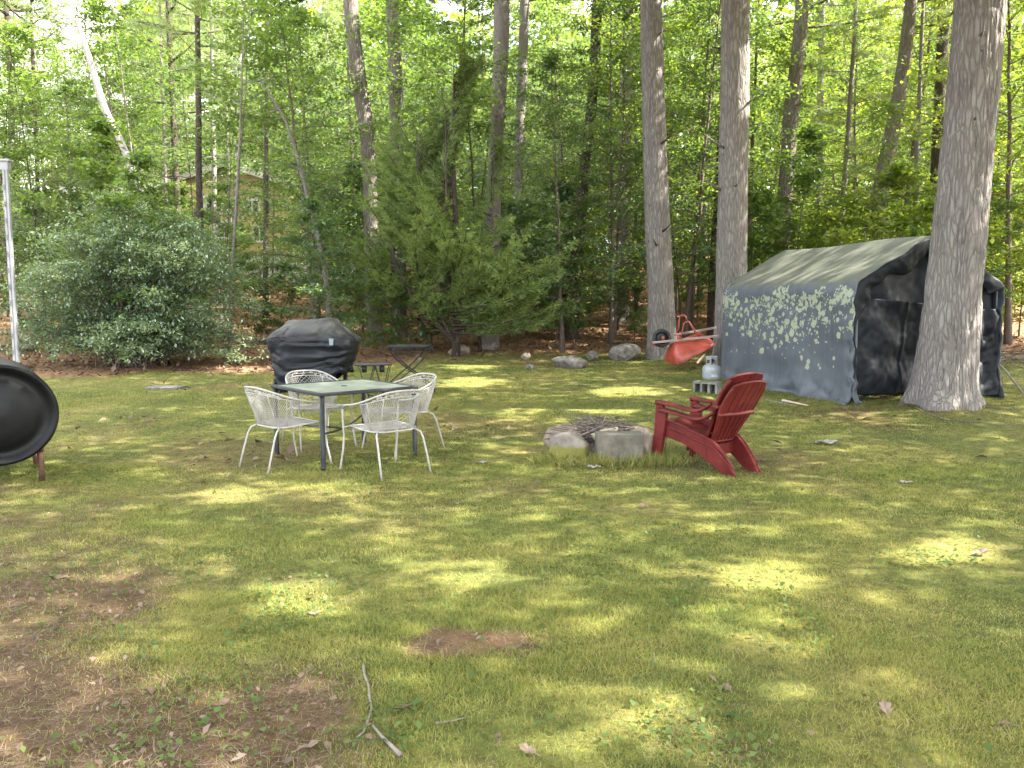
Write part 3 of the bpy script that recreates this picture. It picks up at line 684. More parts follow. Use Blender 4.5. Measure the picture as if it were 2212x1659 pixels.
# fire pit
fp = at(1290, 960, 8.3); fx, fy = fp.x, 8.3
zf = Tz(fx, fy)
blk = MB(); blk.box((0, 0, .13), (.46, .16, .34)); blk.box((0, -.004, .0), (.46, .172, .06))
o = blk.build('concrete_block', concrete_m, loc=(fx + .19, fy - .23, zf), bevel=.012); o.rotation_euler = (R(2), 0, R(6)); tag(o, 'upright square concrete block at the front of the fire pit', 'concrete block')
fg = 'stones ringing the fire pit'
rock(0, 0, 0, (.46, .28, .34), .05, 'grey stone with bright moss on its foot at the front left of the fire pit', moss_low, 21, 'fire_pit_stone', fg, z0=.03, box_=3.5, pos=(fx - .27, fy - .20))
rock(0, 0, 0, (.40, .40, .35), .4, 'pinkish tan angular stone at the left end of the fire pit', pink_rock, 22, 'fire_pit_stone', fg, z0=.05, box_=3, pos=(fx - .33, fy + .14))
rock(0, 0, 0, (.42, .3, .36), .3, 'grey pointed stone at the back of the fire pit', rock_m, 23, 'fire_pit_stone', fg, z0=.05, pos=(fx - .02, fy + .42))
rock(0, 0, 0, (.35, .3, .30), -.5, 'grey stone at the back left of the fire pit', rock_m, 24, 'fire_pit_stone', fg, z0=.05, pos=(fx - .24, fy + .38))
rock(0, 0, 0, (.24, .5, .36), .1, 'straw-covered stone at the right end of the fire pit', pink_rock, 25, 'fire_pit_stone', fg, z0=.04, box_=3, pos=(fx + .44, fy + .02))
rock(0, 0, 0, (.36, .26, .30), -.1, 'low grey stone at the back right of the fire pit', rock_m, 26, 'fire_pit_stone', fg, z0=.03, pos=(fx + .30, fy + .40))
b = MB(); g_ = np.random.default_rng(4)
for i in range(140):
    a = g_.random() * 6.28; L1 = .12 + .32 * g_.random(); c_ = Vector((g_.normal() * .12, g_.normal() * .10, (.18 + .19 * g_.random()))); d = Vector((math.cos(a), math.sin(a) * .7, g_.normal() * .16))
    k_ = Vector((g_.normal(), g_.normal(), g_.normal())) * .03; b.tube([c_ - d * L1, c_ + k_, c_ + d * L1], [.0035 + .004 * g_.random(), .004, .0015], 5)
b.lathe([(.30, .02), (.26, .10), (.18, .15), (0, .18)], 20)
tag(b.build('twig_pile', solidmat('twig_heap', (.05, .038, .032), (.19, .155, .13), 40, .85), loc=(fx + .03, fy + .1, zf)), 'heap of dry twigs filling the fire pit', 'twig pile', kind='stuff')
b = MB(); b.tube([(-.38, -.20, .22), (-.18, -.10, .26), (.02, .02, .33), (.16, .16, .37)], [.011, .011, .010, .006], 7); b.tube([(-.02, 0, .325), (.04, .10, .37), (.06, .16, .41)], [.006, .004, .002], 5)
tag(b.build('stick', stick_m, smooth=True, loc=(fx + .04, fy, zf)), 'long grey stick leaning out of the fire pit to the left', 'stick', 'sticks in the fire pit')
b = MB(); b.tube([(0, 0, .30), (.3, -.05, .34), (.52, -.08, .28), (.60, -.10, .22), (.585, -.10, .1)], [.006, .005, .005, .004, .003], 6); b.tube([(.52, -.08, .28), (.62, -.06, .36), (.66, -.05, .46)], [.004, .003, .0015], 5)
tag(b.build('stick', solidmat('dark_stick', (.05, .04, .035), (.12, .10, .085), 20, .85), smooth=True, loc=(fx + .1, fy + .08, zf)), 'dark forked stick poking out of the fire pit to the right', 'stick', 'sticks in the fire pit')
b = MB(); b.tube([(-.16, -.1, .23), (0, -.06, .29), (.1, -.04, .30)], [.035, .034, .03], 10)
tag(b.build('log_piece', solidmat('pale_log', (.30, .27, .16), (.46, .42, .28), 14, .8, .3), smooth=True, loc=(fx + .1, fy, zf)), 'short pale green-brown log resting on the twigs behind the concrete block', 'log')
litter_m = solidmat('white_litter', (.20, .19, .165), (.30, .28, .25), 20, .7)
for px, py, s_, lab in ((1222, 996, .07, 'crumpled white paper scrap in front of the mossy fire pit stone'), (1283, 1012, .06, 'crumpled white paper ball below the concrete block'),
                        (1040, 1003, .05, 'white scrap lying alone on the lawn between the table and the fire pit'), (1783, 960, .12, 'pale crumpled scraps on the lawn right of the red chairs'), (1958, 1046, .05, 'thin white scrap on the lawn right of the red chairs')):
    p = G(px, py); b = MB(); g_ = np.random.default_rng(int(px))
    b.grid(lambda u, v: Vector(((u - .5) * s_ * 2, (v - .5) * s_ * 1.2, .012 + s_ * .35 * g_.random())), 6, 5); tag(b.build('paper_scrap', litter_m, loc=p, solid=.0012), lab, 'litter', 'white scraps on the lawn')
# tufts of straw-coloured long grass round the pit
g_ = np.random.default_rng(31); PP = []
for cx_, cy_, s_, n_ in ((-.52, -.25, .10, 260), (-.03, -.36, .07, 420), (.58, -.25, .16, 800), (.30, -.36, .13, 380), (-.3, -.37, .12, 260), (.62, .1, .1, 260)):
    PP.append(np.stack([fx + cx_ + g_.normal(size=n_) * s_, fy + cy_ + g_.normal(size=n_) * s_ * .5], 1))
PP = np.concatenate(PP); P = np.stack([PP[:, 0], PP[:, 1], T(PP[:, 0], PP[:, 1])], 1); A = rdir(len(P), 1, g_) * .7; A[:, 2] = np.abs(A[:, 2]) + .6; A = unit(A); B = unit(np.cross(A, rdir(len(P), 1, g_)))
V1, F1 = leafq(P, A, B, .06 + .12 * g_.random(len(P)), .005, .3); tag(link('long_grass', npmesh('long_grass', V1, F1), MT['grass_blade']), 'long dry grass tufts growing round the fire pit', 'grass', kind='stuff')

# ------------------------------------------------------------------ cinder block, propane tank
p = at(1528, 835, 12.9); cb = MB(); cb.box((0, 0, .175), (.40, .20, .035))
for x_ in (-.185, -.0625, .0625, .185): cb.box((x_, 0, .0785), (.03, .19, .157))
cb.box((0, .085, .0785), (.34, .02, .157))
o = cb.build('cinder_block', mossrock('mossy_block', (.19, .19, .165), (.16, .18, .04), .0, .01), loc=(p.x, 12.9, Tz(p.x, 12.9) - .02)); o.rotation_euler = (0, 0, R(-38)); tag(o, 'hollow cinder block with moss on top beside the propane tank', 'cinder block')
b = MB(); g_ = np.random.default_rng(2); n_ = 500; MM = np.stack([g_.normal(size=n_) * .07, g_.normal(size=n_) * .035, np.full(n_, .193)], 1)
A = rdir(n_, 1, g_); A[:, 2] = np.abs(A[:, 2]) + .3; A = unit(A); V1, F1 = leafq(MM, A, unit(np.cross(A, rdir(n_, 1, g_))), .018, .006); link('moss', npmesh('moss', V1, F1), leafmat('moss_green', (.10, .12, .02), (.18, .19, .03), (.26, .25, .05), .2), o)
p = at(1537, 800, 14.3); tk = empty('propane_tank', (p.x, 14.3, Tz(p.x, 14.3)), R(8), 'pale grey propane tank standing at the corner of the grey tent', 'gas tank')
tank_m = solidmat('tank_paint', (.22, .23, .245), (.30, .31, .325), 8, .4, .1, 50, c3=(.62, .63, .65)); r0 = .155
b = MB(); b.lathe([(0, .035), (.10, .035), (.145, .06), (r0, .10), (r0, .235), (.145, .275), (.115, .30), (.06, .32), (0, .325)], 36); b.build('body', tank_m, tk, True)
b = MB(); b.lathe([(.110, 0), (.105, .04)], 28); b.build('foot_ring', tank_m, tk, True, solid=.004)
b = MB(); n_ = 40                                                     # collar with hand openings
def col(u, v): a = -math.pi * .5 + u * 2 * math.pi * .86 + .45; return Vector((.098 * math.cos(a), .098 * math.sin(a), .30 + .155 * v))
for i in range(n_):
    for j in range(5):
        if 1 <= j <= 2 and (i % 14) in (4, 5, 6, 7, 8, 9): continue
        b.add([col(i / n_, j / 5), col((i + 1) / n_, j / 5), col((i + 1) / n_, (j + 1) / 5), col(i / n_, (j + 1) / 5)], [(0, 1, 2, 3)])
b.build('collar', tank_m, tk, True, solid=.005)
b = MB(); b.tube([(0, 0, .32), (0, 0, .385)], .018, 10); b.tube([(-.03, 0, .37), (.05, 0, .37)], .014, 8); b.lathe([(0, .39), (.03, .39), (.03, .41), (0, .41)], 12); b.build('valve', black_iron, tk, True)
lm_ = solidmat('tank_label', (.20, .23, .27), (.24, .27, .31), 9, .5)
def lab_(a0, a1, z0, z1, m, nm, r=r0 + .0022):
    b = MB(); b.grid(lambda u, v: Vector((r * math.cos(a0 + (a1 - a0) * u), r * math.sin(a0 + (a1 - a0) * u), z0 + (z1 - z0) * v)), 14, 2); return b.build(nm, m, tk, True)
lab_(-3.0, -.2, .10, .165, lm_, 'label_band')
tw = solidmat('label_print', (.66, .67, .69), (.72, .73, .75), 9, .5)
for k_, z_ in enumerate((.112, .133)):                                 # unreadable lines of print: small dashes of lettering
    b = MB(); a = -1.95
    while a < -1.30:
        w_ = .045 + .04 * ((k_ * 7 + int(a * 50)) % 3) / 2
        b.grid(lambda u, v: Vector(((r0 + .0045) * math.cos(a + w_ * u), (r0 + .0045) * math.sin(a + w_ * u), z_ + .012 * v)), 3, 1); a += w_ + .015
    b.build('label_print', tw, tk)
for z_ in (.185, .20, .215): lab_(-2.2, -1.0, z_, z_ + .004, lm_, 'label_print')
# ------------------------------------------------------------------ upturned wheelbarrow
def c4(x, y, Y): return at((1900 + x * .16876) * .72, (920 + y * .16876) * .72, Y)
wx, wy = 3.3, 16.2; wb0 = Vector((wx, wy, Tz(wx, wy)))
wb = empty('wheelbarrow', wb0, 0, 'red wheelbarrow turned upside down, leaning by the big trunk and the grey tent', 'wheelbarrow')
red_paint = solidmat('red_steel', (.24, .034, .022), (.36, .065, .038), 5, .42, .05, 30, c3=(.42, .12, .07), rvar=.15)
old_wood = solidmat('handle_wood', (.20, .14, .12), (.38, .29, .26), 10, .8, .3, 40, stretch=(.3, 1, 1))
W = lambda x, y, Y: c4(x, y, Y) - wb0
def ring(c, n=64, p=.22):
    out = []
    for i in range(n):
        t = i / n * 4; k = int(t); f = t - k; a, b_, z_ = c[k], c[(k + 1) % 4], c[(k - 1) % 4]
        q = a.lerp(b_, f)
        m_ = (c[0] + c[1] + c[2] + c[3]) / 4
        w_ = max(0, 1 - min(f, 1 - f) / p); q = q.lerp(m_, .10 * w_ * w_); out.append(q)
    return out
rim = ring([W(800, 1030, 15.85), W(1455, 685, 15.85), W(1400, 600, 16.75), W(520, 955, 16.6)])
bot = ring([W(735, 700, 16.0), W(1270, 585, 16.0), W(1190, 468, 16.5), W(650, 660, 16.45)])
ctr = sum(bot, Vector()) / len(bot); b = MB(); n_ = 64; vs = []
for j in range(9):
    t = j / 8; bl = .05 * math.sin(math.pi * t)
    for i in range(n_):
        q = rim[i].lerp(bot[i], t); vs.append(q + (q - ctr).normalized() * bl)
for k_ in (.85, .4): vs += [ctr.lerp(q, k_) + Vector((0, 0, .02)) for q in bot]
b.add(vs, [(j * n_ + i, j * n_ + (i + 1) % n_, (j + 1) * n_ + (i + 1) % n_, (j + 1) * n_ + i) for j in range(10) for i in range(n_)] + [tuple(10 * n_ + i for i in range(n_))])
b.build('tray', red_paint, wb, True, solid=.004)
b = MB(); b.tube(rim + [rim[0]], .011, 7); b.build('tray_rim', red_paint, wb, True)
for p0, p1, nm in ((W(345, 640, 16.2), W(1525, 520, 15.9), 'handle'), (W(560, 530, 16.36), W(1475, 372, 16.6), 'handle')):
    b = MB(); b.bar(p0, p1, .04, .045); b.build(nm, old_wood, wb, bevel=.006)
wc = W(505, 560, 16.28); M = Matrix.Rotation(math.pi / 2, 3, 'X')
wh = MB(); wh.lathe([(.125, -.03)] + [(.14 + .042 * math.cos(a), .045 * math.sin(a)) for a in np.linspace(-1.9, 1.9, 14)] + [(.125, .03)], 36, wc, M)
for i in range(24):
    a = i / 24 * 2 * math.pi; wh.box(wc + Vector((.180 * math.cos(a), 0, .180 * math.sin(a))), (.012, .05, .012), Matrix.Rotation(-a, 3, 'Y'))
rubber = solidmat('rubber', (.012, .012, .013), (.03, .03, .03), 20, .7)
w_o = empty('wheel'); w_o.parent = wb; wh.build('tyre', rubber, w_o, True)
b = MB(); b.lathe([(.0, -.02), (.05, -.035), (.128, -.012), (.128, .012), (.05, .035), (0, .02)], 28, wc, M); b.build('rim', black_iron, w_o, True)
b = MB(); b.tube([wc + Vector((0, -.16, 0)), wc + Vector((0, .14, 0))], .012, 8); b.box(wc + Vector((0, -.13, .01)), (.05, .03, .06)); b.tube([W(345, 640, 16.2), W(345, 690, 16.2), W(420, 690, 16.3)], .012, 6); b.build('axle_bracket', red_paint, wb)
b = MB(); b.tube([W(765, 480, 16.5), W(800, 400, 16.5), W(825, 180, 16.45), W(850, 150, 16.45), W(905, 150, 16.4), W(930, 180, 16.4), W(960, 240, 16.35)], .013, 7); b.build('leg', red_paint, wb, True)
b = MB(); b.tube([W(855, 560, 16.0), W(870, 440, 16.0), W(900, 300, 16.0), W(935, 275, 16.0), W(985, 265, 16.0), W(1015, 290, 16.0)], .013, 7); b.tube([W(1000, 275, 16.0), W(1060, 380, 16.0), W(1110, 450, 16.0), W(1170, 545, 16.0)], .020, 7); b.build('leg', red_paint, wb, True)
b = MB(); b.tube([W(1110, 450, 16.0), W(1130, 490, 16.1), W(1190, 470, 16.5)], .012, 6); b.bar(W(840, 575, 16.0), W(760, 490, 16.5), .04, .01); b.bar(W(1150, 555, 16.0), W(1180, 440, 16.55), .03, .012); b.build('cross_brace', red_paint, wb)
p0 = c4(1140, 1000, 15.7); q0 = c4(1275, 845, 15.9); b = MB(); b.bar((0, 0, 0), q0 - p0, .035, .02)
tag(b.build('wood_scrap', solidmat('raw_lath', (.50, .36, .25), (.66, .52, .38), 8, .8), loc=p0), 'pale broken lath propped under the upturned wheelbarrow', 'wood scrap')

# ------------------------------------------------------------------ fabric storage shed (grey tent)
tx, ty = 4.78, 11.75; TH = R(16)
tent = empty('storage_tent', (tx, ty, Tz(tx, ty)), TH, 'grey-blue fabric storage tent with a mouldy wall and mossy peaked roof', 'storage tent')
m, N, L, out = mk('tent_cover'); co = coords(N, L); s = N('SeparateXYZ'); L(co, s.inputs[0]); z = s.outputs[2]
base = ramp(N, L, noise(N, L, co, 1.6, 5, .6), [(.3, (.055, .064, .078)), (.55, (.072, .083, .098)), (.75, (.095, .106, .118))])  # weathered grey-blue cloth with the sky's reflection put into the colour
streak = noise(N, L, coords(N, L, (6, 6, .35)), 2.4, 4); base = mixc(N, L, ramp(N, L, streak, [(.45, g3(0)), (.75, g3(.4))]), base, (.12, .13, .138))
# moss grime on the roof
rz_ = math_(N, L, 'ADD', z, math_(N, L, 'MULTIPLY_ADD', noise(N, L, co, 2.5, 5), .34, -.17))
roofc = ramp(N, L, noise(N, L, co, 3.2, 6, .65), [(.3, (.078, .082, .064)), (.55, (.108, .112, .088)), (.8, (.148, .146, .11))])
rf = mixc(N, L, ramp(N, L, math_(N, L, 'MULTIPLY', rz_, .4), [(.655, g3(0)), (.70, g3(1))]), base, roofc)
# mould colonies: round pale spots, thick in a band under the eave, thinning downward
wnn = N('TexNoise'); wnn.inputs['Scale'].default_value = 9; L(co, wnn.inputs['Vector']); cow = mixc(N, L, .035, co, wnn.outputs[1], 'ADD')
clus = ramp(N, L, noise(N, L, co, 1.9, 3, .6), [(.40, g3(.35)), (.56, g3(1.0))])
def spots(scale, off, lo, hi, k):
    mp = N('Mapping'); L(cow, mp.inputs[0]); mp.inputs['Location'].default_value = (off, off * .7, off * .3); mp.inputs['Scale'].default_value = (.15, 1, 1)
    v = N('TexVoronoi'); v.inputs['Scale'].default_value = scale; L(mp.outputs[0], v.inputs['Vector'])
    sep = N('SeparateColor'); L(v.outputs['Color'], sep.inputs[0])
    hgt = ramp(N, L, math_(N, L, 'MULTIPLY', math_(N, L, 'ADD', z, math_(N, L, 'MULTIPLY_ADD', noise(N, L, co, 1.6, 3), .9, -.45)), .5), [(.22, g3(0)), (.42, g3(.10)), (.58, g3(.38)), (.67, g3(.86)), (.74, g3(.9)), (.80, g3(0))])
    on = math_(N, L, 'LESS_THAN', sep.outputs[0], math_(N, L, 'MULTIPLY', math_(N, L, 'MULTIPLY', hgt, k), clus))
    rad = math_(N, L, 'MULTIPLY_ADD', sep.outputs[1], hi - lo, lo)
    return math_(N, L, 'MULTIPLY', on, math_(N, L, 'LESS_THAN', v.outputs['Distance'], rad))
sp = math_(N, L, 'MAXIMUM', spots(12, 0, .18, .70, 1.35), spots(26, 3.3, .2, .62, 1.2)); sp = math_(N, L, 'MAXIMUM', sp, spots(7.5, 7.7, .15, .66, 1.0))
sp = math_(N, L, 'MULTIPLY', sp, math_(N, L, 'LESS_THAN', s.outputs[0], .06)); 
c_ = mixc(N, L, math_(N, L, 'MULTIPLY', sp, .85), rf, (.30, .325, .22))
b = N('BsdfPrincipled'); L(c_, b.inputs['Base Color']); b.inputs['Roughness'].default_value = .5; b.inputs['Specular IOR Level'].default_value = .5
bn = N('Bump'); bn.inputs['Strength'].default_value = .25; bn.inputs['Distance'].default_value = .02; L(noise(N, L, coords(N, L, (1, 1.6, .8)), 4, 6, .6), bn.inputs['Height']); L(bn.outputs[0], b.inputs['Normal']); L(b.outputs[0], out.inputs[0])
tent_m = m
TWd, TL = 2.60, 3.40
pr = [(-.13, -.02), (-.05, .03), (-.015, .16), (0, .22), (0, 1.56), (.012, 1.64), (.05, 1.705), (.12, 1.755), (1.24, 2.365), (1.30, 2.385), (1.36, 2.365), (2.48, 1.755), (2.55, 1.705), (2.588, 1.64), (2.60, 1.56), (2.60, .2), (2.66, -.02)]
dl_ = np.r_[0, np.cumsum([math.dist(pr[i], pr[i + 1]) for i in range(len(pr) - 1)])]; dl_ /= dl_[-1]
def tp_(u, v):                                    # u along the profile, v along the length
    x = float(np.interp(u, dl_, [q[0] for q in pr])); z_ = float(np.interp(u, dl_, [q[1] for q in pr])); y = -.10 + (TL + .2) * v
    bay = math.sin(2 * math.pi * y / TL) ** 2 if 0 < y < TL else 0
    roof = float(sm(1.70, 1.9, z_))
    nx_, nz_ = ((-1 if x < 1.30 else 1) * (1 - .5 * roof), .86 * roof)
    d = -.035 * bay * (roof * (1 - abs((x if x < 1.30 else 2.60 - x) - .6) / .7) + (1 - roof) * .7 * math.sin(math.pi * min(1, z_ / 1.6)))
    wr = (float(fbm(y * .8, z_ * 2.2 + x, 1.4, 81, 4)) - .5) * .07 * (1 - .6 * roof)
    low = float(sm(.36, .05, z_)); wr += (float(fbm(y * 1.7, z_ * 3, 1.8, 83, 4)) - .5) * .18 * low
    if x < .1 and z_ < 1.5: wr += .018 * math.sin(z_ * 11 + y * 4) * float(sm(1.0, 1.5, y) * sm(2.3, 1.7, y)) * sm(.6, .2, z_)
    wr += .012 * math.sin(23 * z_ - 4 * y) * math.exp(-((y + .05) / .12) ** 2)
    eave = math.exp(-((z_ - 1.64) / .10) ** 2); dz = -.03 * eave * abs(math.sin(3 * math.pi * v)) 
    return Vector((x + nx_ * (d + wr), y + (-.05 * low if v == 0 else 0), z_ + nz_ * (d + wr) + dz + .015 * math.sin(y * 2) * roof))
b = MB(); b.grid(tp_, 150, 90); b.build('cover', tent_m, tent, True, solid=.003)
black_tarp = solidmat('black_tarp', (.007, .009, .012), (.010, .013, .016), 3, .55, .2, 9, spec=.22, c3=(.014, .017, .018))
# dark valance folded in round the front opening
def val(u, v):
    uu = dl_[3] + (dl_[13] - dl_[3]) * u; p = tp_(uu, 0); c = Vector((1.30, 0, 1.1)); n_ = (c - p); n_.y = 0; n_.normalize()
    zc = p.z; w_ = (.05 + .20 * float(sm(.9, 1.6, zc)) + .05 * math.sin(u * 26)); k = v * w_
    return p + n_ * k + Vector((0, -.03 * math.sin(math.pi * v) + .06 * v - .005, 0)) + Vector((0, .03 * (float(fbm(u * 30, v * 2, 1.3, 90, 3)) - .5) * (1 + 1 * v), 0)) + n_ * .012 * math.sin(60 * u + 3 * v)
b = MB(); b.grid(val, 150, 10); b.build('valance', black_tarp, tent, True, solid=.004)
def gz(x): return float(np.interp(x, [0, .1, 1.30, 2.50, 2.60], [1.60, 1.74, 2.36, 1.74, 1.6]))
def upper(u, v):
    x = .03 + 2.52 * u; zt = gz(x) - .02; z_ = 1.30 - .10 * u + (zt - 1.30 + .10 * u) * v
    y = .10 + (float(fbm(x * 1.3, z_ * 1.2, 2.2, 92, 4)) - .5) * .16 + .05 * math.sin(x * 7) * (1 - v); return Vector((x, y, z_))
b = MB(); b.grid(upper, 60, 30); b.build('gable_panel', black_tarp, tent, True, solid=.003)
def door(u, v):
    zb = .10 + .0 * u; x = .05 + 1.45 * u * (1 - .25 * (1 - v) ** 2 * u); z_ = zb + (1.40 - .12 * u) * v + .10 * (1 - v) * sm(.75, 1, u)
    y = -.02 + (float(fbm(x * 1.5, z_ * 1.3, 1.8, 95, 4)) - .5) * .15 + .10 * float(sm(.8, 1, u)) - .025 * math.exp(-((u - .62) / .015) ** 2) + .02 * math.sin(9 * z_ + 3 * x)
    return Vector((x, y, z_))
b = MB(); b.grid(door, 70, 60); b.build('door_flap', black_tarp, tent, True, solid=.003)
def door2(u, v):
    x = 1.72 + .90 * u; z_ = .02 + 1.30 * v; y = -.05 + (float(fbm(x * 2, z_ * 1.6, 2.2, 97, 4)) - .5) * .24 + .03 * math.sin(21 * x + 3 * z_) * (1 - .5 * v); return Vector((x, y, z_))
b = MB(); b.grid(door2, 40, 50); b.build('door_flap', black_tarp, tent, True, solid=.003)
b = MB(); b.grid(lambda u, v: Vector((.03 + 2.52 * u, TL - .02 + .05 * (float(fbm(u * 3, v * 3, 1, 98, 3)) - .5), gz(.03 + 2.52 * u) * v)), 30, 20); b.build('back_panel', black_tarp, tent, True, solid=.003)
pole_m = solidmat('steel_pole', (.08, .095, .115), (.13, .15, .18), 10, .5, metal=.3)
for x_ in (.0,):
    s_ = 1 if x_ == 0 else -1
    b = MB(); b.tube([(x_ + s_ * .05, -.075, 1.6), (x_ + s_ * .05, -.085, .3), (x_ + s_ * .055, -.09, .10), (x_ + s_ * .075, -.12, .03), (x_ + s_ * .12, -.17, -.005)], .021, 10); b.tube([(x_ + s_ * .05, -.085, .34), (x_ + s_ * .05, -.086, .27)], .026, 10); b.build('pole', pole_m, tent, True)
for y_ in (.0, TL / 2, TL):
    b = MB(); b.tube([(.03, y_, 0), (.03, y_, 1.6), (.06, y_, 1.69), (.12, y_, 1.73), (1.30, y_, 2.34), (2.48, y_, 1.73), (2.54, y_, 1.69), (2.57, y_, 1.6), (2.57, y_, 0)], .017, 8); b.build('frame_hoop', pole_m, tent, True)
# loose corner flap of the cover on the ground
b = MB(); b.grid(lambda u, v: Vector((-.12 + .15 * u - .06 * v + .02 * math.sin(9 * v), -.10 - .26 * v * (1 - .5 * u) - .05, .34 - .33 * v + .03 * math.sin(12 * u + 5 * v) + .0)), 12, 14); b.build('corner_flap', tent_m, tent, True, solid=.003)
# small wheel seen under the door
q = Vector((tx, ty, 0)) + Matrix.Rotation(TH, 3, 'Z') @ Vector((.24, .06, 0)); zt = Tz(q.x, q.y)
mw = empty('machine_wheel', (q.x, q.y, zt), TH, 'small black wheel peeping out under the dark tent door', 'wheel')
b = MB(); b.lathe([(.05, -.03), (.10, -.035), (.115, 0), (.10, .035), (.05, .03)], 24, (0, 0, .115), M); b.build('tyre', rubber, mw, True)
b = MB(); b.lathe([(0, -.035), (.05, -.03), (.05, .03), (0, .035)], 16, (0, 0, .115), M); b.build('hub', solidmat('hub_green', (.25, .33, .18), (.4, .45, .33), 8, .5), mw, True)

# ------------------------------------------------------------------ black oval tank and white post at the left
p = at(-4, 897, 7.05); ok_ = solidmat('tank_black', (.0025, .003, .0033), (.005, .0055, .006), 5, .48, .15, 30, c3=(.012, .012, .012), spec=.22)
ot = empty('oil_tank', (p.x, 7.05, Tz(p.x, 7.05)), R(33), 'big black oval steel tank end on rusty legs at the left edge', 'tank')
cz = p.z - Tz(p.x, 7.05)
def oval(a, r, y, k=1.0): 
    return Vector((.46 * r * math.cos(a), y, cz + .44 * r * math.sin(a)))
prf = [(0, -.045), (.35, -.04), (.55, -.022), (.66, .0), (.72, .018), (.80, .02), (.86, .0), (.92, -.03), (.97, -.035), (1.0, -.015), (1.0, .05), (.985, .08), (.985, 1.1), (.9, 1.16), (0, 1.2)]
b = MB(); n_ = 64
b.add([oval(2 * math.pi * i / n_, r_, y_) for r_, y_ in prf for i in range(n_)], [(j * n_ + i, (j + 1) * n_ + i, (j + 1) * n_ + (i + 1) % n_, j * n_ + (i + 1) % n_) for j in range(len(prf) - 1) for i in range(n_)]); b.build('body', ok_, ot, True)
rust = solidmat('rusty_steel', (.055, .028, .018), (.13, .065, .04), 14, .85, .3, 60)
for x_ in (.30, -.30):
    for y_ in (.10, .95):
        b = MB(); b.tube([(x_, y_, cz - .26), (x_ + .008, y_, -.02)], .026, 10); b.tube([(x_, y_, cz - .36), (x_, y_, cz - .24)], .033, 10); b.build('leg', rust, ot, True)
b = MB(); b.tube([(-.1, .6, cz + .42), (-.1, .6, cz + .50)], .03, 10); b.build('filler_cap', rust, ot, True)
pw = solidmat('white_metal', (.27, .27, .28), (.36, .36, .37), 6, .5, .05, 40, c3=(.42, .42, .42))
pp_ = at(37, 800, 8.7); top = at(14, 368, 8.7); zb = Tz(pp_.x, 8.7)
po = empty('porch_post', (pp_.x, 8.7, zb), R(8), 'slender pale metal porch post with a white beam end at the left edge', 'post'); h_ = top.z - zb
b = MB(); b.box((-.014, 0, h_ / 2), (.022, .05, h_)); b.box((.014, -.004, h_ / 2), (.022, .042, h_)); b.box((0, .006, h_ / 2), (.012, .04, h_)); b.build('column', pw, po, bevel=.002)
b = MB()
for i in range(16): b.box((-.013, -.027, .2 + i * .17), (.009, .006, .055))
b.build('slots', solidmat('slot_shadow', (.10, .10, .11), (.2, .2, .22), 8, .6), po)
b = MB(); b.box((-1.02, .02, h_ + .045), (2.1, .09, .09)); b.box((-1.02, .015, h_ + .10), (2.14, .12, .022)); b.build('beam', pw, po, bevel=.004)
p = at(10, 795, 8.2); b = MB(); b.box((0, 0, 0), (.5, .5, .025)); b.box((-.2, 0, -.36), (.05, .4, .70))
o = b.build('side_shelf', pw, loc=(p.x - .17, 8.25, Tz(p.x, 8.2) + .70), bevel=.005); o.rotation_euler = (0, 0, .2); tag(o, 'white board top just showing above the black tank', 'shelf')

# ------------------------------------------------------------------ neighbour's house among the trees
HY = 38.0
def hp(sx, sy, Y=HY): return at(sx * .72, sy * .72, Y)     # source px
m, N, L, out = mk('yellow_siding'); co = coords(N, L); s = N('SeparateXYZ'); L(co, s.inputs[0])
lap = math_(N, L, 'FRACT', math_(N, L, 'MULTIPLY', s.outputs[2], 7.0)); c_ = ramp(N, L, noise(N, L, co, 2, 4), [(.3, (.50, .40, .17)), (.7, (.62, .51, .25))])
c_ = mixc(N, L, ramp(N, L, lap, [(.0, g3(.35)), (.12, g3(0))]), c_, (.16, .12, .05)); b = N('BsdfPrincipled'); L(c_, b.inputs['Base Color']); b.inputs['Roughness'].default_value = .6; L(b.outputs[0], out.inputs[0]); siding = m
trim = solidmat('white_trim', (.62, .61, .58), (.74, .73, .70), 5, .5); found = solidmat('pale_foundation', (.45, .45, .46), (.58, .58, .60), 3, .8); shade_glass = solidmat('window_glass', (.02, .025, .03), (.04, .05, .06), 3, .12, spec=.8)
roofm = solidmat('grey_shingle', (.10, .095, .09), (.17, .16, .15), 9, .9, .4, 30); deckm = solidmat('brown_boards', (.055, .042, .035), (.10, .08, .065), 4, .8)
hl, hr = hp(495, 560).x, hp(872, 560).x; z0 = Tz((hl + hr) / 2, HY); zf_ = hp(0, 765).z; ze = hp(0, 560).z; zp = hp(0, 500).z; hx = (hl + hr) / 2; hw2 = (hr - hl) / 2
ho = empty('yellow_house', (hx, HY, z0), 0, 'yellow sided house with white trim half hidden behind the trees at left', 'house')
Zl = lambda z_: z_ - z0
b = MB(); Mx = Matrix(((1, 0, 0), (0, 0, 1), (0, 1, 0)))
b.prism([(-hw2, Zl(zf_)), (hw2, Zl(zf_)), (hw2, Zl(ze)), (0, Zl(zp)), (-hw2, Zl(ze))], 0, 9, Mx); b.build('wall', siding, ho)
b = MB(); b.box((0, 4.5, (Zl(zf_) - .6) / 2 - .01), (hw2 * 2 + .06, 9.06, Zl(zf_) + .58)); b.build('foundation', found, ho)
b = MB()
